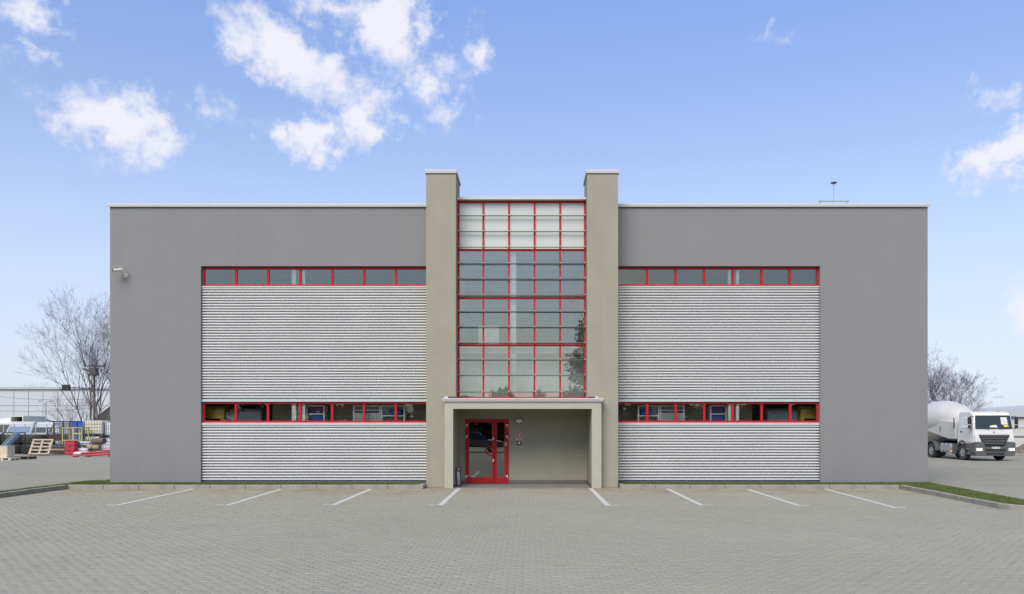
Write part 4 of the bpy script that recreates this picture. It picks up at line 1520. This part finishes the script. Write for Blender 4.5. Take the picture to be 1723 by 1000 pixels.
for x in (x0 + .4, x1 - .04):
    MB().bar((x, .12, 0), (x, .12, zt), .06).build('leg', 'black', o)

# red crates
yc = zY(766.3)
sc_ = (yc + CAM_D) / F_PX
hc = 8.0 * sc_
for i, nm in enumerate(('bottom', 'middle', 'top')):
    o = thing('red_crate', 'red plastic crate at the %s of the stack of three' % nm, 'crate', (U(117, yc), yc, .03 + i * hc), group='stacked red crates')
    MB().box(-.32, .32, 0, .45, 0, hc - .03, .02).build('body', 'red_plastic', o)
    MB().box(-.335, .335, -.015, .465, hc - .029, hc - .003, .005).build('rim', 'red_plastic', o)
    MB().box(-.10, .10, -.008, -.001, hc - .11, hc - .06).build('grip', 'dark_red', o)
o = thing('green_barrel', 'dark green barrel standing behind the red crates', 'barrel', (U(126, yc + .9), yc + .9, 0))
MB().lathe([(.28, 0), (.29, .02), (.29, .28), (.30, .30), (.29, .32), (.29, .58), (.30, .6), (.29, .62), (.29, .86), (.27, .88), (0, .87)], n=20).build('shell', 'green_dark', o, smooth=True)

# cages, frames and blue crates behind
yk = 30.0


def cage(label, px0, px1, py0, py1, Y, material, mesh_mat, legs=True, solid=0.0):
    a, b = at(px0, py1, Y), at(px1, py0, Y)
    W, z0, z1 = b.x - a.x, a.z, b.z
    t = thing('wire_cage', label, 'cage', (a.x, Y, 0))
    D = .8
    for x in (0, W):
        for y in (0, D):
            MB().bar((x, y, 0 if legs else z0), (x, y, z1), .06).build('post', material, t)
    for z in (z0, z1 - .02):
        for (p, q) in (((0, 0), (W, 0)), ((W, 0), (W, D)), ((W, D), (0, D)), ((0, D), (0, 0))):
            MB().bar((*p, z), (*q, z), .058).build('frame_bar', material, t)
    m = MB()
    n = max(4, int(W / .10))
    for i in range(1, n):
        m.bar((W * i / n, .0, z0), (W * i / n, .0, z1), .008)
    k = max(3, int((z1 - z0) / .1))
    for i in range(1, k):
        m.bar((0, .0, z0 + (z1 - z0) * i / k), (W, .0, z0 + (z1 - z0) * i / k), .008)
    m.build('wire_mesh', mesh_mat, t)
    if solid:
        MB().box(.03, W - .03, .03, D - .03, z0 + .03, z0 + .03 + solid).build('tray', 'rust', t)
    return t, W, z0, z1, D


cage('yellow green framed wire cage standing behind the red crates', 105.5, 122.5, 719.5, 741, yk, 'yellow_green', 'galv')
t_, W_, z0_, z1_, D_ = cage('yellow green framed cage with a lower shelf beside the blue crates', 124, 138, 719.5, 741, yk, 'yellow_green', 'galv')
MB().bar((0, 0, z0_ + .45), (W_, 0, z0_ + .45), .09).build('shelf_bar', 'yellow_green', t_)
cage('rusty dark wire cage with a filled tray', 80, 104, 719.5, 741, yk + .9, 'rust', 'black', solid=.35)
# tall black frame
a, b = at(90.5, 730, yk + 1.9), at(137, 710, yk + 1.9)
o = thing('black_frame', 'tall black steel frame standing over the cages', 'frame', (a.x, yk + 1.9, 0))
Wf, Hf = b.x - a.x, b.z
for x in (0, Wf * .34, Wf * .58, Wf):
    MB().bar((x, 0, 0), (x, 0, Hf), .07).build('post', 'black', o)
MB().bar((-.05, 0, Hf + .03), (Wf + .05, 0, Hf + .03), .08).build('top_beam', 'black', o)
MB().bar((0, 0, Hf * .6), (Wf, 0, Hf * .6), .05).build('cross_beam', 'black', o)

yb = yk + 1.0
cnt = 0
for px, nz_ in ((124.5, 5), (135.5, 5)):
    for i in range(nz_):
        top = at(0, 710, yb).z
        h_ = top / nz_
        o = thing('blue_crate', 'blue plastic crate %s of the %s column' % (('lowest', 'second', 'third', 'fourth', 'topmost')[i], 'cage side' if px < 130 else 'tank side'),
                  'crate', (U(px, yb), yb, i * h_), group='stacked blue crates')
        MB().box(-.20, .20, 0, .35, .0, h_ - .03, .015).build('body', 'blue_plastic', o)
        MB().box(-.215, .215, -.012, .362, h_ - .029, h_ - .003).build('rim', 'blue_plastic', o)
for px, s in ((94, 'beside the rusty cage'), (102, 'under the yellow green cage')):
    o = thing('navy_barrel', 'navy blue barrel standing ' + s, 'barrel', (U(px, yk - .4), yk - .4, 0), group='navy barrels')
    MB().lathe([(.15, 0), (.17, .03), (.17, .3), (.18, .32), (.17, .34), (.17, .6), (.15, .66), (.06, .68), (.06, .72), (0, .72)], n=16).build('shell', 'navy_plastic', o, smooth=True)


def ibc(label, px0, px1, Y, z0, h, material, D=1.0):
    x0, x1 = U(px0, Y), U(px1, Y)
    W = x1 - x0
    t = thing('liquid_tank', label, 'tank', (x0, Y, z0), group='caged liquid tanks')
    MB().box(.03, W - .03, .03, D - .03, .16, h - .03, .06).build('bottle', material, t, bevel=.02)
    MB().lathe([(.12, h - .031), (.12, h + .02), (0, h + .02)], n=14, origin=(W / 2, D / 2, 0)).build('lid', 'black', t)
    p = MB()
    p.box(0, W, 0, D, .11, .15)
    for x in (0, W / 2 - .06, W - .12):
        p.box(x, x + .12, 0, D, 0, .109)
    p.build('pallet', 'grey_plastic', t)
    m = MB()
    n = 7
    for i in range(n + 1):
        x = W * i / n
        for y in (.0, D):
            m.bar((x, y, .15), (x, y, h), .02)
    for i in range(1, n):
        for x in (0, W):
            m.bar((x, D * i / n, .15), (x, D * i / n, h), .02)
    for k in range(5):
        z = .17 + (h - .18) * k / 4
        m.bar((0, -.012, z), (W, -.012, z), .02).bar((0, D + .012, z), (W, D + .012, z), .02)
        m.bar((-.012, 0, z), (-.012, D, z), .02).bar((W + .012, 0, z), (W + .012, D, z), .02)
    m.build('cage', 'galv', t)
    return t


yi = 31.0
zl = at(0, 734.5, yi).z
zc = at(0, 707.5, yi).z
ibc('pale caged liquid tank at ground level under the cream tank', 141.5, 166, yi, 0, zl, 'ibc_white')
ibc('cream caged liquid tank stacked on top of a paler one', 140.5, 172, yi, zl + .021, zc - zl - .02, 'ibc_cream')
ibc('white caged liquid tank at ground level next to the grey wall corner', 166.5, 190, yi + .3, 0, zl - .1, 'ibc_white')
ibc('white caged liquid tank stacked highest next to the grey wall corner', 172.8, 195, yi + .3, zl - .079, zc - zl - .05, 'ibc_white')

# drum, mat rolls, pipes, sacks, red pipes
yd = 28.6
zd = at(0, 748, yd).z
o = thing('brown_drum', 'open brown steel drum lying on a rolled mat', 'drum', (U(157, yd), yd, zd))
o.rotation_euler = (0, R(-2), R(-14))
MB().lathe([(.17, 0.02), (.19, 0), (.20, .02), (.20, .88), (.19, .9), (.0, .9)], 'x', 24, (0, 0, .20)).build('shell', 'brown_drum', o, smooth=True)
MB().lathe([(.17, 0.02), (.17, .5), (.0, .5)], 'x', 24, (0, 0, .20)).build('inside', 'black', o)
MB().lathe([(.10, .05), (.10, .4), (0, .4)], 'x', 16, (.0, 0, .15)).build('paper_roll', 'sack', o)
for i, (px0, px1, py0, py1, dy, lab) in enumerate(((148, 168, 748, 757.5, 0, 'tan rolled mat lying under the brown drum'),
                                                   (163, 184, 752, 759, -.6, 'tan rolled mat with a frayed end beside the red pipes'))):
    a, b = at(px0, py1, yd + dy), at(px1, py0, yd + dy)
    r_ = (b.z - a.z) / 2
    o = thing('rolled_mat', lab, 'mat', (a.x, yd + dy, max(0, a.z) if i == 0 else 0))
    m = MB().lathe([(r_ * .3, .02), (r_ * .9, 0), (r_, .04), (r_ * .97, (b.x - a.x) * .5), (r_, (b.x - a.x) - .04), (r_ * .9, b.x - a.x), (0, b.x - a.x)], 'x', 18, (0, 0, r_))
    m.build('roll', 'tan_fabric', o, smooth=True)
    MB().lathe([(r_ * 1.04, .3), (r_ * 1.04, .34)], 'x', 18, (0, 0, r_)).build('strap', 'black', o)
a = at(150, 758, yd)
o = thing('timber_bearer', 'low timber pile carrying the rolled mats', 'timber', (U(150, yd + .1), yd - .25, 0))
for i in range(4):
    MB().box(.0, 1.3, i * .16, i * .16 + .14, .0, max(.1, at(0, 757.5, yd).z - .005)).build('beam', 'wood_dark', o)
for i in range(4):
    z = at(0, 749 - i * 1.6, yk - 1.0).z
    o = thing('grey_pipe', ('lowest', 'second lowest', 'second highest', 'topmost')[i] + ' grey plastic pipe of the pile before the blue crates', 'pipe', (U(126, yk - 1), yk - 1 + (i % 2) * .12, z), group='grey pipes in a pile')
    MB().lathe([(.05, 0), (.06, 0), (.06, 1.0), (.05, 1.0)], 'x', 14).build('shell', 'pvc_grey', o, smooth=True)
o = thing('timber_pile', 'brown timber pile behind the leaning pallet', 'timber', (U(80, yc + .7), yc + .7, 0))
for i in range(6):
    zz = .02 + .1 * i
    MB().box(random.uniform(-.2, .1), random.uniform(1.1, 1.5), random.uniform(-.05, .05), .5, zz, zz + .08).build('plank', 'wood_dark' if i % 3 else 'wood_pale', o)
o = thing('pipe_support', 'low timber rack under the grey pipes', 'rack', (U(126, yk - 1), yk - 1.15, 0))
for x in (.1, .8):
    MB().box(x, x + .1, 0, .5, 0, at(0, 749, yk - 1).z - .061).build('beam', 'wood_dark', o)
for i, (px, py, s) in enumerate(((134, 759.5, .30), (143, 758, .34), (139, 754.5, .30))):
    Y = 27.6 + i * .3
    z = max(0, at(0, py + 3.5, Y).z) if i < 2 else .24
    z = 0 if i < 2 else .22
    o = tag(MB().lathe([(0, 0), (s * .7, .01), (s, .09), (s * .9, .19), (s * .5, .25), (0, .26)], n=14).build('cement_sack', 'sack', smooth=True),
            ('grey white sack lying nearest the red crates', 'grey white sack slumped beside the rolled mats', 'grey white sack lying across two others')[i], 'sack', 'sacks on the yard ground')
    o.location = (U(px, Y), Y, z)
    o.scale = (1.35, .8, 1)
for i, (pa, ya, pb, ybp, lab) in enumerate((((136.5), 763.0, 190, 760.0, 'long red pipe lying behind another along the yard edge'),
                                            ((142), 766.8, 190, 763.8, 'long red pipe lying in front along the yard edge'))):
    Y = 25.6 - i * .7
    A, B = at(pa, ya, Y), at(pb, ybp, Y)
    o = thing('red_pipe', lab, 'pipe', (A.x, Y, 0), group='red pipes')
    MB().tube([(0, 0, A.z), (B.x - A.x, .1, B.z)], .065, 14).build('tube', 'red_plastic', o, smooth=True)
    for k in (.15, .9):
        xx = (B.x - A.x) * k
        MB().box(xx - .05, xx + .05, -.1, .15, 0, A.z + (B.z - A.z) * k - .06).build('bearer', 'wood_dark', o)
for px, Y, lab in ((127, 24.6, 'short red pipe offcut lying before the red crates'), (146, 26.6, 'short red pipe offcut beside the sacks'), (160, 26.6, 'short red pipe offcut by the rolled mats')):
    o = tag(MB().lathe([(.06, 0), (.08, 0), (.08, .34), (.06, .34), (.06, 0)], 'x', 14, (0, 0, .08)).build('pipe_offcut', 'red_plastic', smooth=True), lab, 'pipe')
    o.location = (U(px, Y) - .17, Y, 0)
    o.rotation_euler = (0, 0, random.uniform(-.5, .5))


# fence with light bars, vans and hall behind -------------------------
yf_ = 37.0
f0, f1 = U(-30, yf_), U(186, yf_)
zf = at(0, 714, yf_).z
fe = thing('yard_fence', 'thin grey wire fence behind the stacked tyres', 'fence', (f0, yf_, 0))
n = 12
for i in range(n + 1):
    x = (f1 - f0) * i / n
    MB().bar((x, 0, 0), (x, 0, zf), .05).build('post', 'galv', fe)
    if i < n:
        m = MB()
        w_ = (f1 - f0) / n
        k = 14
        for q in range(1, k):
            m.bar((x + w_ * q / k, 0, .05), (x + w_ * q / k, 0, zf), .010)
        for z in (.1, zf * .35, zf * .68, zf - .03):
            m.bar((x, -.01, z), (x + w_, -.01, z), .012)
        m.build('mesh_panel', 'galv', fe)
make_van('white van parked behind the fence with its windscreen facing the yard', 'van_white', (U(22, 42), 42, 0), R(12), H=2.35)
make_van('white van parked second behind the fence nearer the tent hall', 'van_white', (U(47, 42.5), 42.5, 0), R(-6), H=2.3)
# white tipper behind
a = at(13, 720, 52)
tp = thing('tipper_truck', 'white tipper truck with a raised open body behind the vans', 'truck', (a.x, 52, 0))
k = (52 + CAM_D) / F_PX
MB().box(-1.2, 1.2, 0, 2.0, .8, CAM_H + 10 * k, .08).build('cab', 'truck_white', tp)
zb, zt = CAM_H + 9 * k, CAM_H + 20 * k
x0, x1 = 4 * k, 26 * k
m = MB().box(x0, x1, 0, 3.5, zb, zb + .08).box(x0, x1, 0, 3.5, zt - .08, zt).box(x0, x0 + .08, 0, 3.5, zb + .081, zt - .081).box(x1 - .08, x1, 0, 3.5, zb + .081, zt - .081)
m.build('body', 'truck_white', tp)
MB().box(x0 + .081, x1 - .081, 1.2, 1.3, zb + .081, zt - .081).build('body_back', 'wood_dark', tp)
MB().box(-1.0, 2.0, .5, 5.0, .6, .85).build('chassis', 'black', tp)
MB().quadmesh([(-1.0, -.012, 1.35), (1.0, -.012, 1.35), (1.0, -.012, 2.1), (-1.0, -.012, 2.1)], [(0, 1, 2, 3)]).build('windscreen', 'glass_vehicle', tp)
MB().prism([(-4 * k - 1.0, zb - .3), (x0, zb - .05), (x0, zt - .15), (-1.0, zb + .35)], .2, 3.2).build('canopy', 'tent', tp)
for s in (-1, 1):
    for y in (.9, 4.2):
        wheel(tp, s * 1.0, y, .48, .3, dirs=s)

# tent hall
Yt = 60
kt = (Yt + CAM_D) / F_PX
th = thing('tent_hall', 'pale gabled tent hall with a grey edge behind the yard', 'hall', (U(77, Yt), Yt, 0))
hw = 17 * kt
ze, zr = CAM_H + 8.5 * kt, CAM_H + 13 * kt
MB().prism([(-hw, 0), (hw, 0), (hw, ze), (0, zr), (-hw, ze)], 0, 14).build('cover', 'tent', th)
m = MB().bar((-hw - .1, -.06, ze), (0, -.06, zr + .08), .12).bar((0, -.06, zr + .08), (hw + .1, -.06, ze), .12)
m.build('gable_edge', 'grey_plastic', th)
for x in (-hw * .5, 0, hw * .5):
    MB().box(x - .05, x + .05, -.05, -.001, 0, ze + (zr - ze) * (1 - abs(x) / hw) - .1).build('gable_post', 'galv', th)

# far warehouse
Yw = 105
kw = (Yw + CAM_D) / F_PX
wh = thing('pale_warehouse', 'long pale metal warehouse far behind the yard', 'warehouse', (0, Yw, 0))
x0, x1 = U(-260, Yw), U(330, Yw)
zw = CAM_H + 65 * kw
MB().box(x0, x1, 0, 60, 0, zw).build('wall', 'far_cladding', wh)
MB().box(x0 - .3, x1 + .3, -.3, 60.3, zw + .002, zw + .35).build('roof_edge', 'far_roof', wh)
for i in range(24):
    x = x0 + (x1 - x0) * (i + .5) / 24
    MB().box(x - .06, x + .06, -.08, -.002, 0, zw - .05).build('panel_joint', 'far_joint', wh)
for z in (zw * .35, zw * .68):
    MB().box(x0, x1, -.07, -.003, z - .05, z + .05).build('panel_rail', 'far_joint', wh)

# dark roofed shed by the trees
Ys = 62
ks = (Ys + CAM_D) / F_PX
sh = thing('dark_roofed_shed', 'shed with a dark pitched roof behind the bare trees', 'shed', (U(192, Ys), Ys, 0))
MB().box(-2.2, 2.2, .3, 5, 0, CAM_H + 12 * ks).build('wall', 'wood_dark', sh)
MB().prism([(-2.6, CAM_H + 11 * ks), (2.6, CAM_H + 11 * ks), (0.4, CAM_H + 39 * ks), (-.4, CAM_H + 37 * ks)], 0, 5.3).build('roof', 'shed_roof', sh)

# light mast with two arms
Yl = 55
kl = (Yl + CAM_D) / F_PX
lm = thing('street_lamp', 'slender grey lamp post with two short arms', 'street lamp', (U(77, Yl), Yl, 0))
zt = CAM_H + 43 * kl
MB().tube([(0, 0, 0), (0, 0, zt)], [.09, .05], 8).build('post', 'galv', lm)
for s in (-1, 1):
    a_ = MB().tube([(0, 0, zt - .05), (s * .25, 0, zt + .05), (s * .45, 0, zt + .1)], .03, 6).build('arm', 'galv', lm)
    MB().box(s * .55 - .17, s * .55 + .17, -.1, .1, zt + .08, zt + .15, .02).build('lamp_head', 'grey_plastic', a_)

# utility pole with crossarm, flood lamps
Yu = 46
ku = (Yu + CAM_D) / F_PX
up = thing('utility_pole', 'tall grey power pole with crossarm and flood lamps among the bare trees', 'pole', (U(158.5, Yu), Yu, 0))
zt = CAM_H + 106 * ku
MB().tube([(0, 0, 0), (0, 0, zt)], [.13, .09], 10).build('post', 'bark', up)
za = CAM_H + 104 * ku
MB().box(-17 * ku, 20 * ku, -.06, .06, za - .06, za + .06).build('crossarm', 'grey_plastic', up)
for x in (-15 * ku, -3 * ku, 4 * ku, 18 * ku):
    MB().lathe([(.05, za + .061), (.09, za + .12), (.05, za + .18), (.08, za + .24), (0, za + .28)], n=10, origin=(x, 0, 0)).build('insulator', 'grey_plastic', up)
MB().box(-.32, .32, -.35, .2, za - .85, za - .15, .05).build('transformer', 'grey_plastic', up)
zl_ = CAM_H + 67 * ku
ar = MB().bar((0, -.1, zl_ - .1), (-40 * ku, -.2, zl_ + .05), .07).build('lamp_arm', 'black', up)
MB().box(-51 * ku, -38 * ku, -.35, -.15, zl_ - .25, zl_ + .28, .02).build('flood_lamp', 'black', ar)
MB().bar((0, -.1, CAM_H + 92 * ku), (-16 * ku, -.3, CAM_H + 99 * ku), .16, .12).build('side_lamp', 'black', up)
# wires
for i, (pa, pb) in enumerate(((651, 652.5), (659, 671), (686, 686))):
    A, B = at(-60, pa, Yu), at(160, pb, Yu)
    pts = [A.lerp(B, t / 12) - Vector((0, 0, .35 * 4 * (t / 12) * (1 - t / 12))) for t in range(13)]
    o = tag(MB().tube(pts, .014, 4).build('power_line', 'grey_plastic'), ('highest thin power line running to the pole', 'middle thin power line sloping down to the pole', 'lowest thin power line crossing in front of the warehouse')[i], 'wire', 'power lines over the yard')
a_ = at(-60, 720, Yu)
o = thing('utility_pole', 'plain wooden power pole carrying the far ends of the power lines', 'pole', (a_.x, Yu, 0))
MB().tube([(0, 0, 0), (0, 0, at(0, 640, Yu).z)], [.13, .09], 8).build('post', 'bark', o)
MB().box(-.6, .6, -.05, .05, at(0, 651, Yu).z - .05, at(0, 651, Yu).z + .05).build('crossarm', 'grey_plastic', o)

# ================================================================== RIGHT BACKGROUND
Yr = 48
kr = (Yr + CAM_D) / F_PX
rw = thing('metal_warehouse', 'pale panelled warehouse with a shallow roof behind the white truck', 'warehouse', (0, Yr, 0))
x0, x1 = U(1610, Yr), U(2060, Yr)
zw = CAM_H + 18 * kr
MB().box(x0, x1, 0, 30, 0, zw).build('wall', 'near_cladding', rw)
MB().prism([(x0 - .3, zw + .002), (x1 + .3, zw + .002), (x1 + .3, zw + 1.9), (x0 + 2.5, zw + .5), (x0 - .3, zw + .2)], -.25, 30.2).build('roof', 'far_roof', rw)
for z in (CAM_H + 17 * kr, CAM_H - 15 * kr, CAM_H + 1 * kr):
    MB().box(x0 - .01, x1, -.05, -.002, z - .05, z + .05).build('panel_rail', 'grey_plastic' if z != CAM_H + kr else 'near_cladding', rw)
for i in range(9):
    x = x0 + (x1 - x0) * (i + .5) / 9
    MB().box(x - .04, x + .04, -.045, -.003, 0, zw - .1).build('panel_joint', 'far_roof', rw)
# low verge and rubble beside the wall
vg = MB().prism([(-.2, 0), (.2, 0), (.2, .15), (-.2, .15)], U(1640, 22), U(1900, 26), 'yz')
for v_ in range(len(vg.v)):
    vg.v[v_] = (vg.v[v_][0], vg.v[v_][1] + 27.5, vg.v[v_][2])
tag(vg.build('yard_kerb', 'kerb_concrete'), kind='structure')
for i, (px, Y, s) in enumerate(((1712, 30, .5), (1722, 31, .7), (1735, 30.5, .8), (1703, 31.5, .35))):
    rnd = random.Random(i)
    V, Fc = [], []
    nu, nv = 14, 6
    for a_ in range(nv + 1):
        for b_ in range(nu):
            rr = s * (1 - a_ / nv) ** .8 * 1.6 * rnd.uniform(.8, 1.2)
            V.append((rr * math.cos(2 * math.pi * b_ / nu), rr * math.sin(2 * math.pi * b_ / nu) * .7, s * .9 * (a_ / nv) * rnd.uniform(.85, 1.1)))
    for a_ in range(nv):
        for b_ in range(nu):
            Fc.append((a_ * nu + b_, a_ * nu + (b_ + 1) % nu, (a_ + 1) * nu + (b_ + 1) % nu, (a_ + 1) * nu + b_))
    o = tag(MB().quadmesh(V, Fc).build('rubble_heap', 'rubble'), ('low brown rubble heap beside the truck', 'brown rubble heap against the pale warehouse', 'largest brown rubble heap along the warehouse', 'smallest brown rubble heap hidden behind the truck')[i], 'rubble')
    o.location = (U(px, Y), Y, 0)


# ================================================================== TREES
def bare_tree(label, loc, H, seed, stems=3, spread=.35, lean=0.0, levels=5, group='bare winter trees'):
    rnd = random.Random(seed)
    t = thing('bare_tree', label, 'tree', loc, group=group)
    trunk, crown = MB(), MB()

    def grow(p, d, length, r, lev):
        n = 4 if lev < 2 else 3
        pts, rs = [p], [r]
        q = p.copy()
        dd = d.copy()
        kids = []
        for i in range(n):
            wob = .10 if lev == 0 else .20
            dd = (dd + Vector((rnd.gauss(0, wob), rnd.gauss(0, wob), rnd.gauss(.06, wob * .6)))).normalized()
            q = q + dd * length / n
            pts.append(q.copy())
            rs.append(r * (1 - .70 * (i + 1) / n))
            if i >= (1 if lev else 1):
                kids.append((q.copy(), dd.copy(), rs[-1]))
        tgt = trunk if lev == 0 else crown
        tgt.tube(pts, rs, 7 if lev == 0 else (5 if lev == 1 else 3), caps=False)
        if lev >= levels - 1:
            return
        nb = (3, 2, 2, 2, 2)[min(lev, 4)]
        for kq, kd, kr_ in kids:
            for _ in range(nb if lev else nb):
                ax = Vector((rnd.gauss(0, 1), rnd.gauss(0, 1), rnd.gauss(0, .5)))
                ax = (ax - kd * ax.dot(kd)).normalized()
                nd = (kd + ax * rnd.uniform(.30, .72)).normalized()
                grow(kq, nd, length * rnd.uniform(.38, .62), max(kr_ * rnd.uniform(.45, .75), .0045), lev + 1)
        grow(q, dd, length * .5, max(rs[-1], .006), lev + 1)

    for s in range(stems):
        a = 2 * math.pi * (s + rnd.random() * .6) / stems
        d = Vector((math.cos(a) * spread + lean, math.sin(a) * spread * .6, 1)).normalized()
        grow(Vector((math.cos(a) * .15, math.sin(a) * .15, 0)), d, H * rnd.uniform(.62, .80), H * .012, 0)
    trunk.build('trunk', 'bark', t, fix=False)
    crown.build('crown', 'twig', t, fix=False)
    return t


Y1 = 48
tb = bare_tree('tall bare many stemmed tree behind the caged liquid tanks', (U(152, Y1), Y1, 0), 9.2, 11, 4, .26, -.03)
tb.scale = (.72, .8, 1)
bare_tree('tall bare tree beside the shed and power pole', (U(172, Y1 - 2), Y1 - 2, 0), 9.6, 21, 3, .20)
bare_tree('small bare tree leaning out behind the wire cages', (U(128, Y1 + 3), Y1 + 3, 0), 4.4, 31, 3, .45, -.1, levels=4)
bare_tree('far bare tree crown rising over the pale warehouse roof', (U(50, 172), 172, 0), 9.8, 41, 3, .4, levels=5)
Y2 = 52
bare_tree('bare spreading tree behind the silo trailer', (U(1576, Y2), Y2, 0), 6.8, 54, 4, .36)
bare_tree('bare tree with fanned branches behind the truck cab', (U(1594, Y2 + 2), Y2 + 2, 0), 5.4, 61, 4, .38, .06)
bare_tree('far low bare tree behind the metal warehouse roof', (U(1650, 110), 110, 0), 4.6, 71, 3, .4, levels=4)


# trees and a car across the yard, which the glass reflects
def leafy_tree(label, loc, H, W, seed, n=5000, ls=.16, cone=.7):
    t = thing('evergreen_tree', label, 'tree', loc, group='evergreen trees across the yard')
    rnd = random.Random(seed)
    MB().tube([(0, 0, 0), (.1, 0, H * .4), (0, .1, H * .9)], [H * .025, H * .018, .03], 8).build('trunk', 'bark', t)
    m = MB()
    clumps = []
    for _ in range(60):
        h = rnd.uniform(.12, 1.0)
        rad = W / 2 * (1 - h) ** cone * rnd.uniform(.4, 1.0) + .1
        a = rnd.uniform(0, 6.283)
        clumps.append(Vector((rad * math.cos(a), rad * math.sin(a), h * H)))
    for i in range(n):
        c_ = rnd.choice(clumps)
        p = c_ + Vector((rnd.gauss(0, .35), rnd.gauss(0, .35), rnd.gauss(0, .3)))
        u = Vector((rnd.gauss(0, 1), rnd.gauss(0, 1), rnd.gauss(0, 1))).normalized() * ls
        v = Vector((rnd.gauss(0, 1), rnd.gauss(0, 1), rnd.gauss(0, 1))).normalized() * ls * .7
        m.quadmesh([p - u, p + v, p + u, p - v], [(0, 1, 2, 3)])
    m.build('crown', 'leaf', t, fix=False)


leafy_tree('tallest dark evergreen across the yard reflected in the stair glazing', (4.9, -42, 0), 10.4, 6.0, 3, 7000)
leafy_tree('lower dark evergreen across the yard beside the tallest one', (10.0, -47, 0), 6.0, 6.0, 4, 3000)
for i in range(15):
    x = -52 + i * 7.2
    nth = ('first', 'second', 'third', 'fourth', 'fifth', 'sixth', 'seventh', 'eighth', 'ninth', 'tenth', 'eleventh', 'twelfth', 'thirteenth', 'fourteenth', 'fifteenth')[i]
    leafy_tree('bushy evergreen, %s along the low row across the yard' % nth, (x, -55 - (i % 2) * 2, 0), 4.4 + (i * 37 % 5) * .2, 10.5, 80 + i, 2600, .42, .22)
make_car('dark grey parked estate car across the yard reflected in the entrance door', (-2.0, -33, 0), R(90))

# ================================================================== INSIDE THE GROUND FLOOR
for mir in (0, 1):
    def ux(px, Y):
        return U(px, Y) if not mir else U(1041 + (717 - px) * 0.9, Y)
    side = 'right wing' if mir else 'left wing'  # both vans are added indoors in place of vehicles reflected in the panes
    make_van('yellow van set indoors in place of a reflected one at the outer end of the %s' % side, 'van_yellow', (ux(382, .6) + (.85 if mir else -.85), .6 + 4.4, .06), R(180), H=2.46, L_=4.4, W=1.66)
    make_van('grey van set indoors in place of a reflected one beside the yellow one in the %s' % side, 'van_grey', (ux(442, .9) + (.60 if mir else -.60), .9 + 4.4, .06), R(180), H=2.38, L_=4.4, W=1.2)

    def cabinet(label, px0, px1, top, shelves, blue=()):
        Y = 0.50
        a_, b_ = sorted((ux(px0, Y), ux(px1, Y)))
        W = b_ - a_
        t = thing('shelf_cabinet', label, 'cabinet', (a_, Y, .06))
        zt_ = CAM_H + (720 - top) / F_PX * (Y + CAM_D) - .06
        for x in (0, W - .04):
            MB().box(x, x + .04, 0, .4, 0, zt_).build('side_panel', 'white_plaster', t)
        MB().box(.041, W - .041, .0, .4, zt_ - .04, zt_).build('top_panel', 'white_plaster', t)
        MB().box(.041, W - .041, .38, .4, 0, zt_ - .041).build('back_panel', 'interior_wall', t)
        for py in shelves:
            z = CAM_H + (720 - py) / F_PX * (Y + CAM_D) - .06
            MB().box(.041, W - .041, 0, .379, z - .03, z).build('shelf', 'white_plaster', t)
        return t, a_, W, Y
    cabinet('white shelf cabinet with blue and purple boxes in the %s' % side, 515, 546, 682, (696,))
    cabinet('white cabinet with grey lower doors in the %s' % side, 594, 640, 682, (690,))
    t, a_, W, Y = cabinet('white open shelf unit with a blue box in the %s' % side, 641, 681, 682, (699,))
    for px0, px1, py0, py1, mt, lab in ((520, 542, 684, 694.5, 'purple_plastic', 'purple box on the upper shelf'), (522, 543, 698, 710, 'blue_plastic', 'blue box on the lower shelf'),
                                       (655, 675, 688.5, 698, 'blue_plastic', 'bright blue box on the open shelf unit')):
        Y = 0.55
        a_, b_ = sorted((ux(px0, Y), ux(px1, Y)))
        zb_ = CAM_H + (720 - py1) / F_PX * (Y + CAM_D)
        zt_ = CAM_H + (720 - py0) / F_PX * (Y + CAM_D)
        o = thing('storage_box', '%s in the %s' % (lab, side), 'box', (a_, Y, zb_))
        MB().box(0, b_ - a_, 0, .28, 0, zt_ - zb_ - .035, .01).build('body', mt, o)
        MB().box(-.01, b_ - a_ + .01, -.01, .29, zt_ - zb_ - .034, zt_ - zb_, .004).build('lid', mt, o)
    Y = 0.49
    a_, b_ = sorted((ux(596, Y), ux(638, Y)))
    o = thing('cabinet_door_panel', 'pale pleated blind hanging before the grey cabinet in the %s' % side, 'blind', (a_, Y - .06, 0))
    z1 = CAM_H + (720 - 695) / F_PX * (Y + CAM_D)
    m = MB()
    k = 12
    for i in range(k):
        w_ = (b_ - a_) / k
        m.box(i * w_ + .005, (i + 1) * w_ - .005, (i % 2) * .012, .02 + (i % 2) * .012, .06, z1)
    m.build('pleat', 'trim_pale', o)
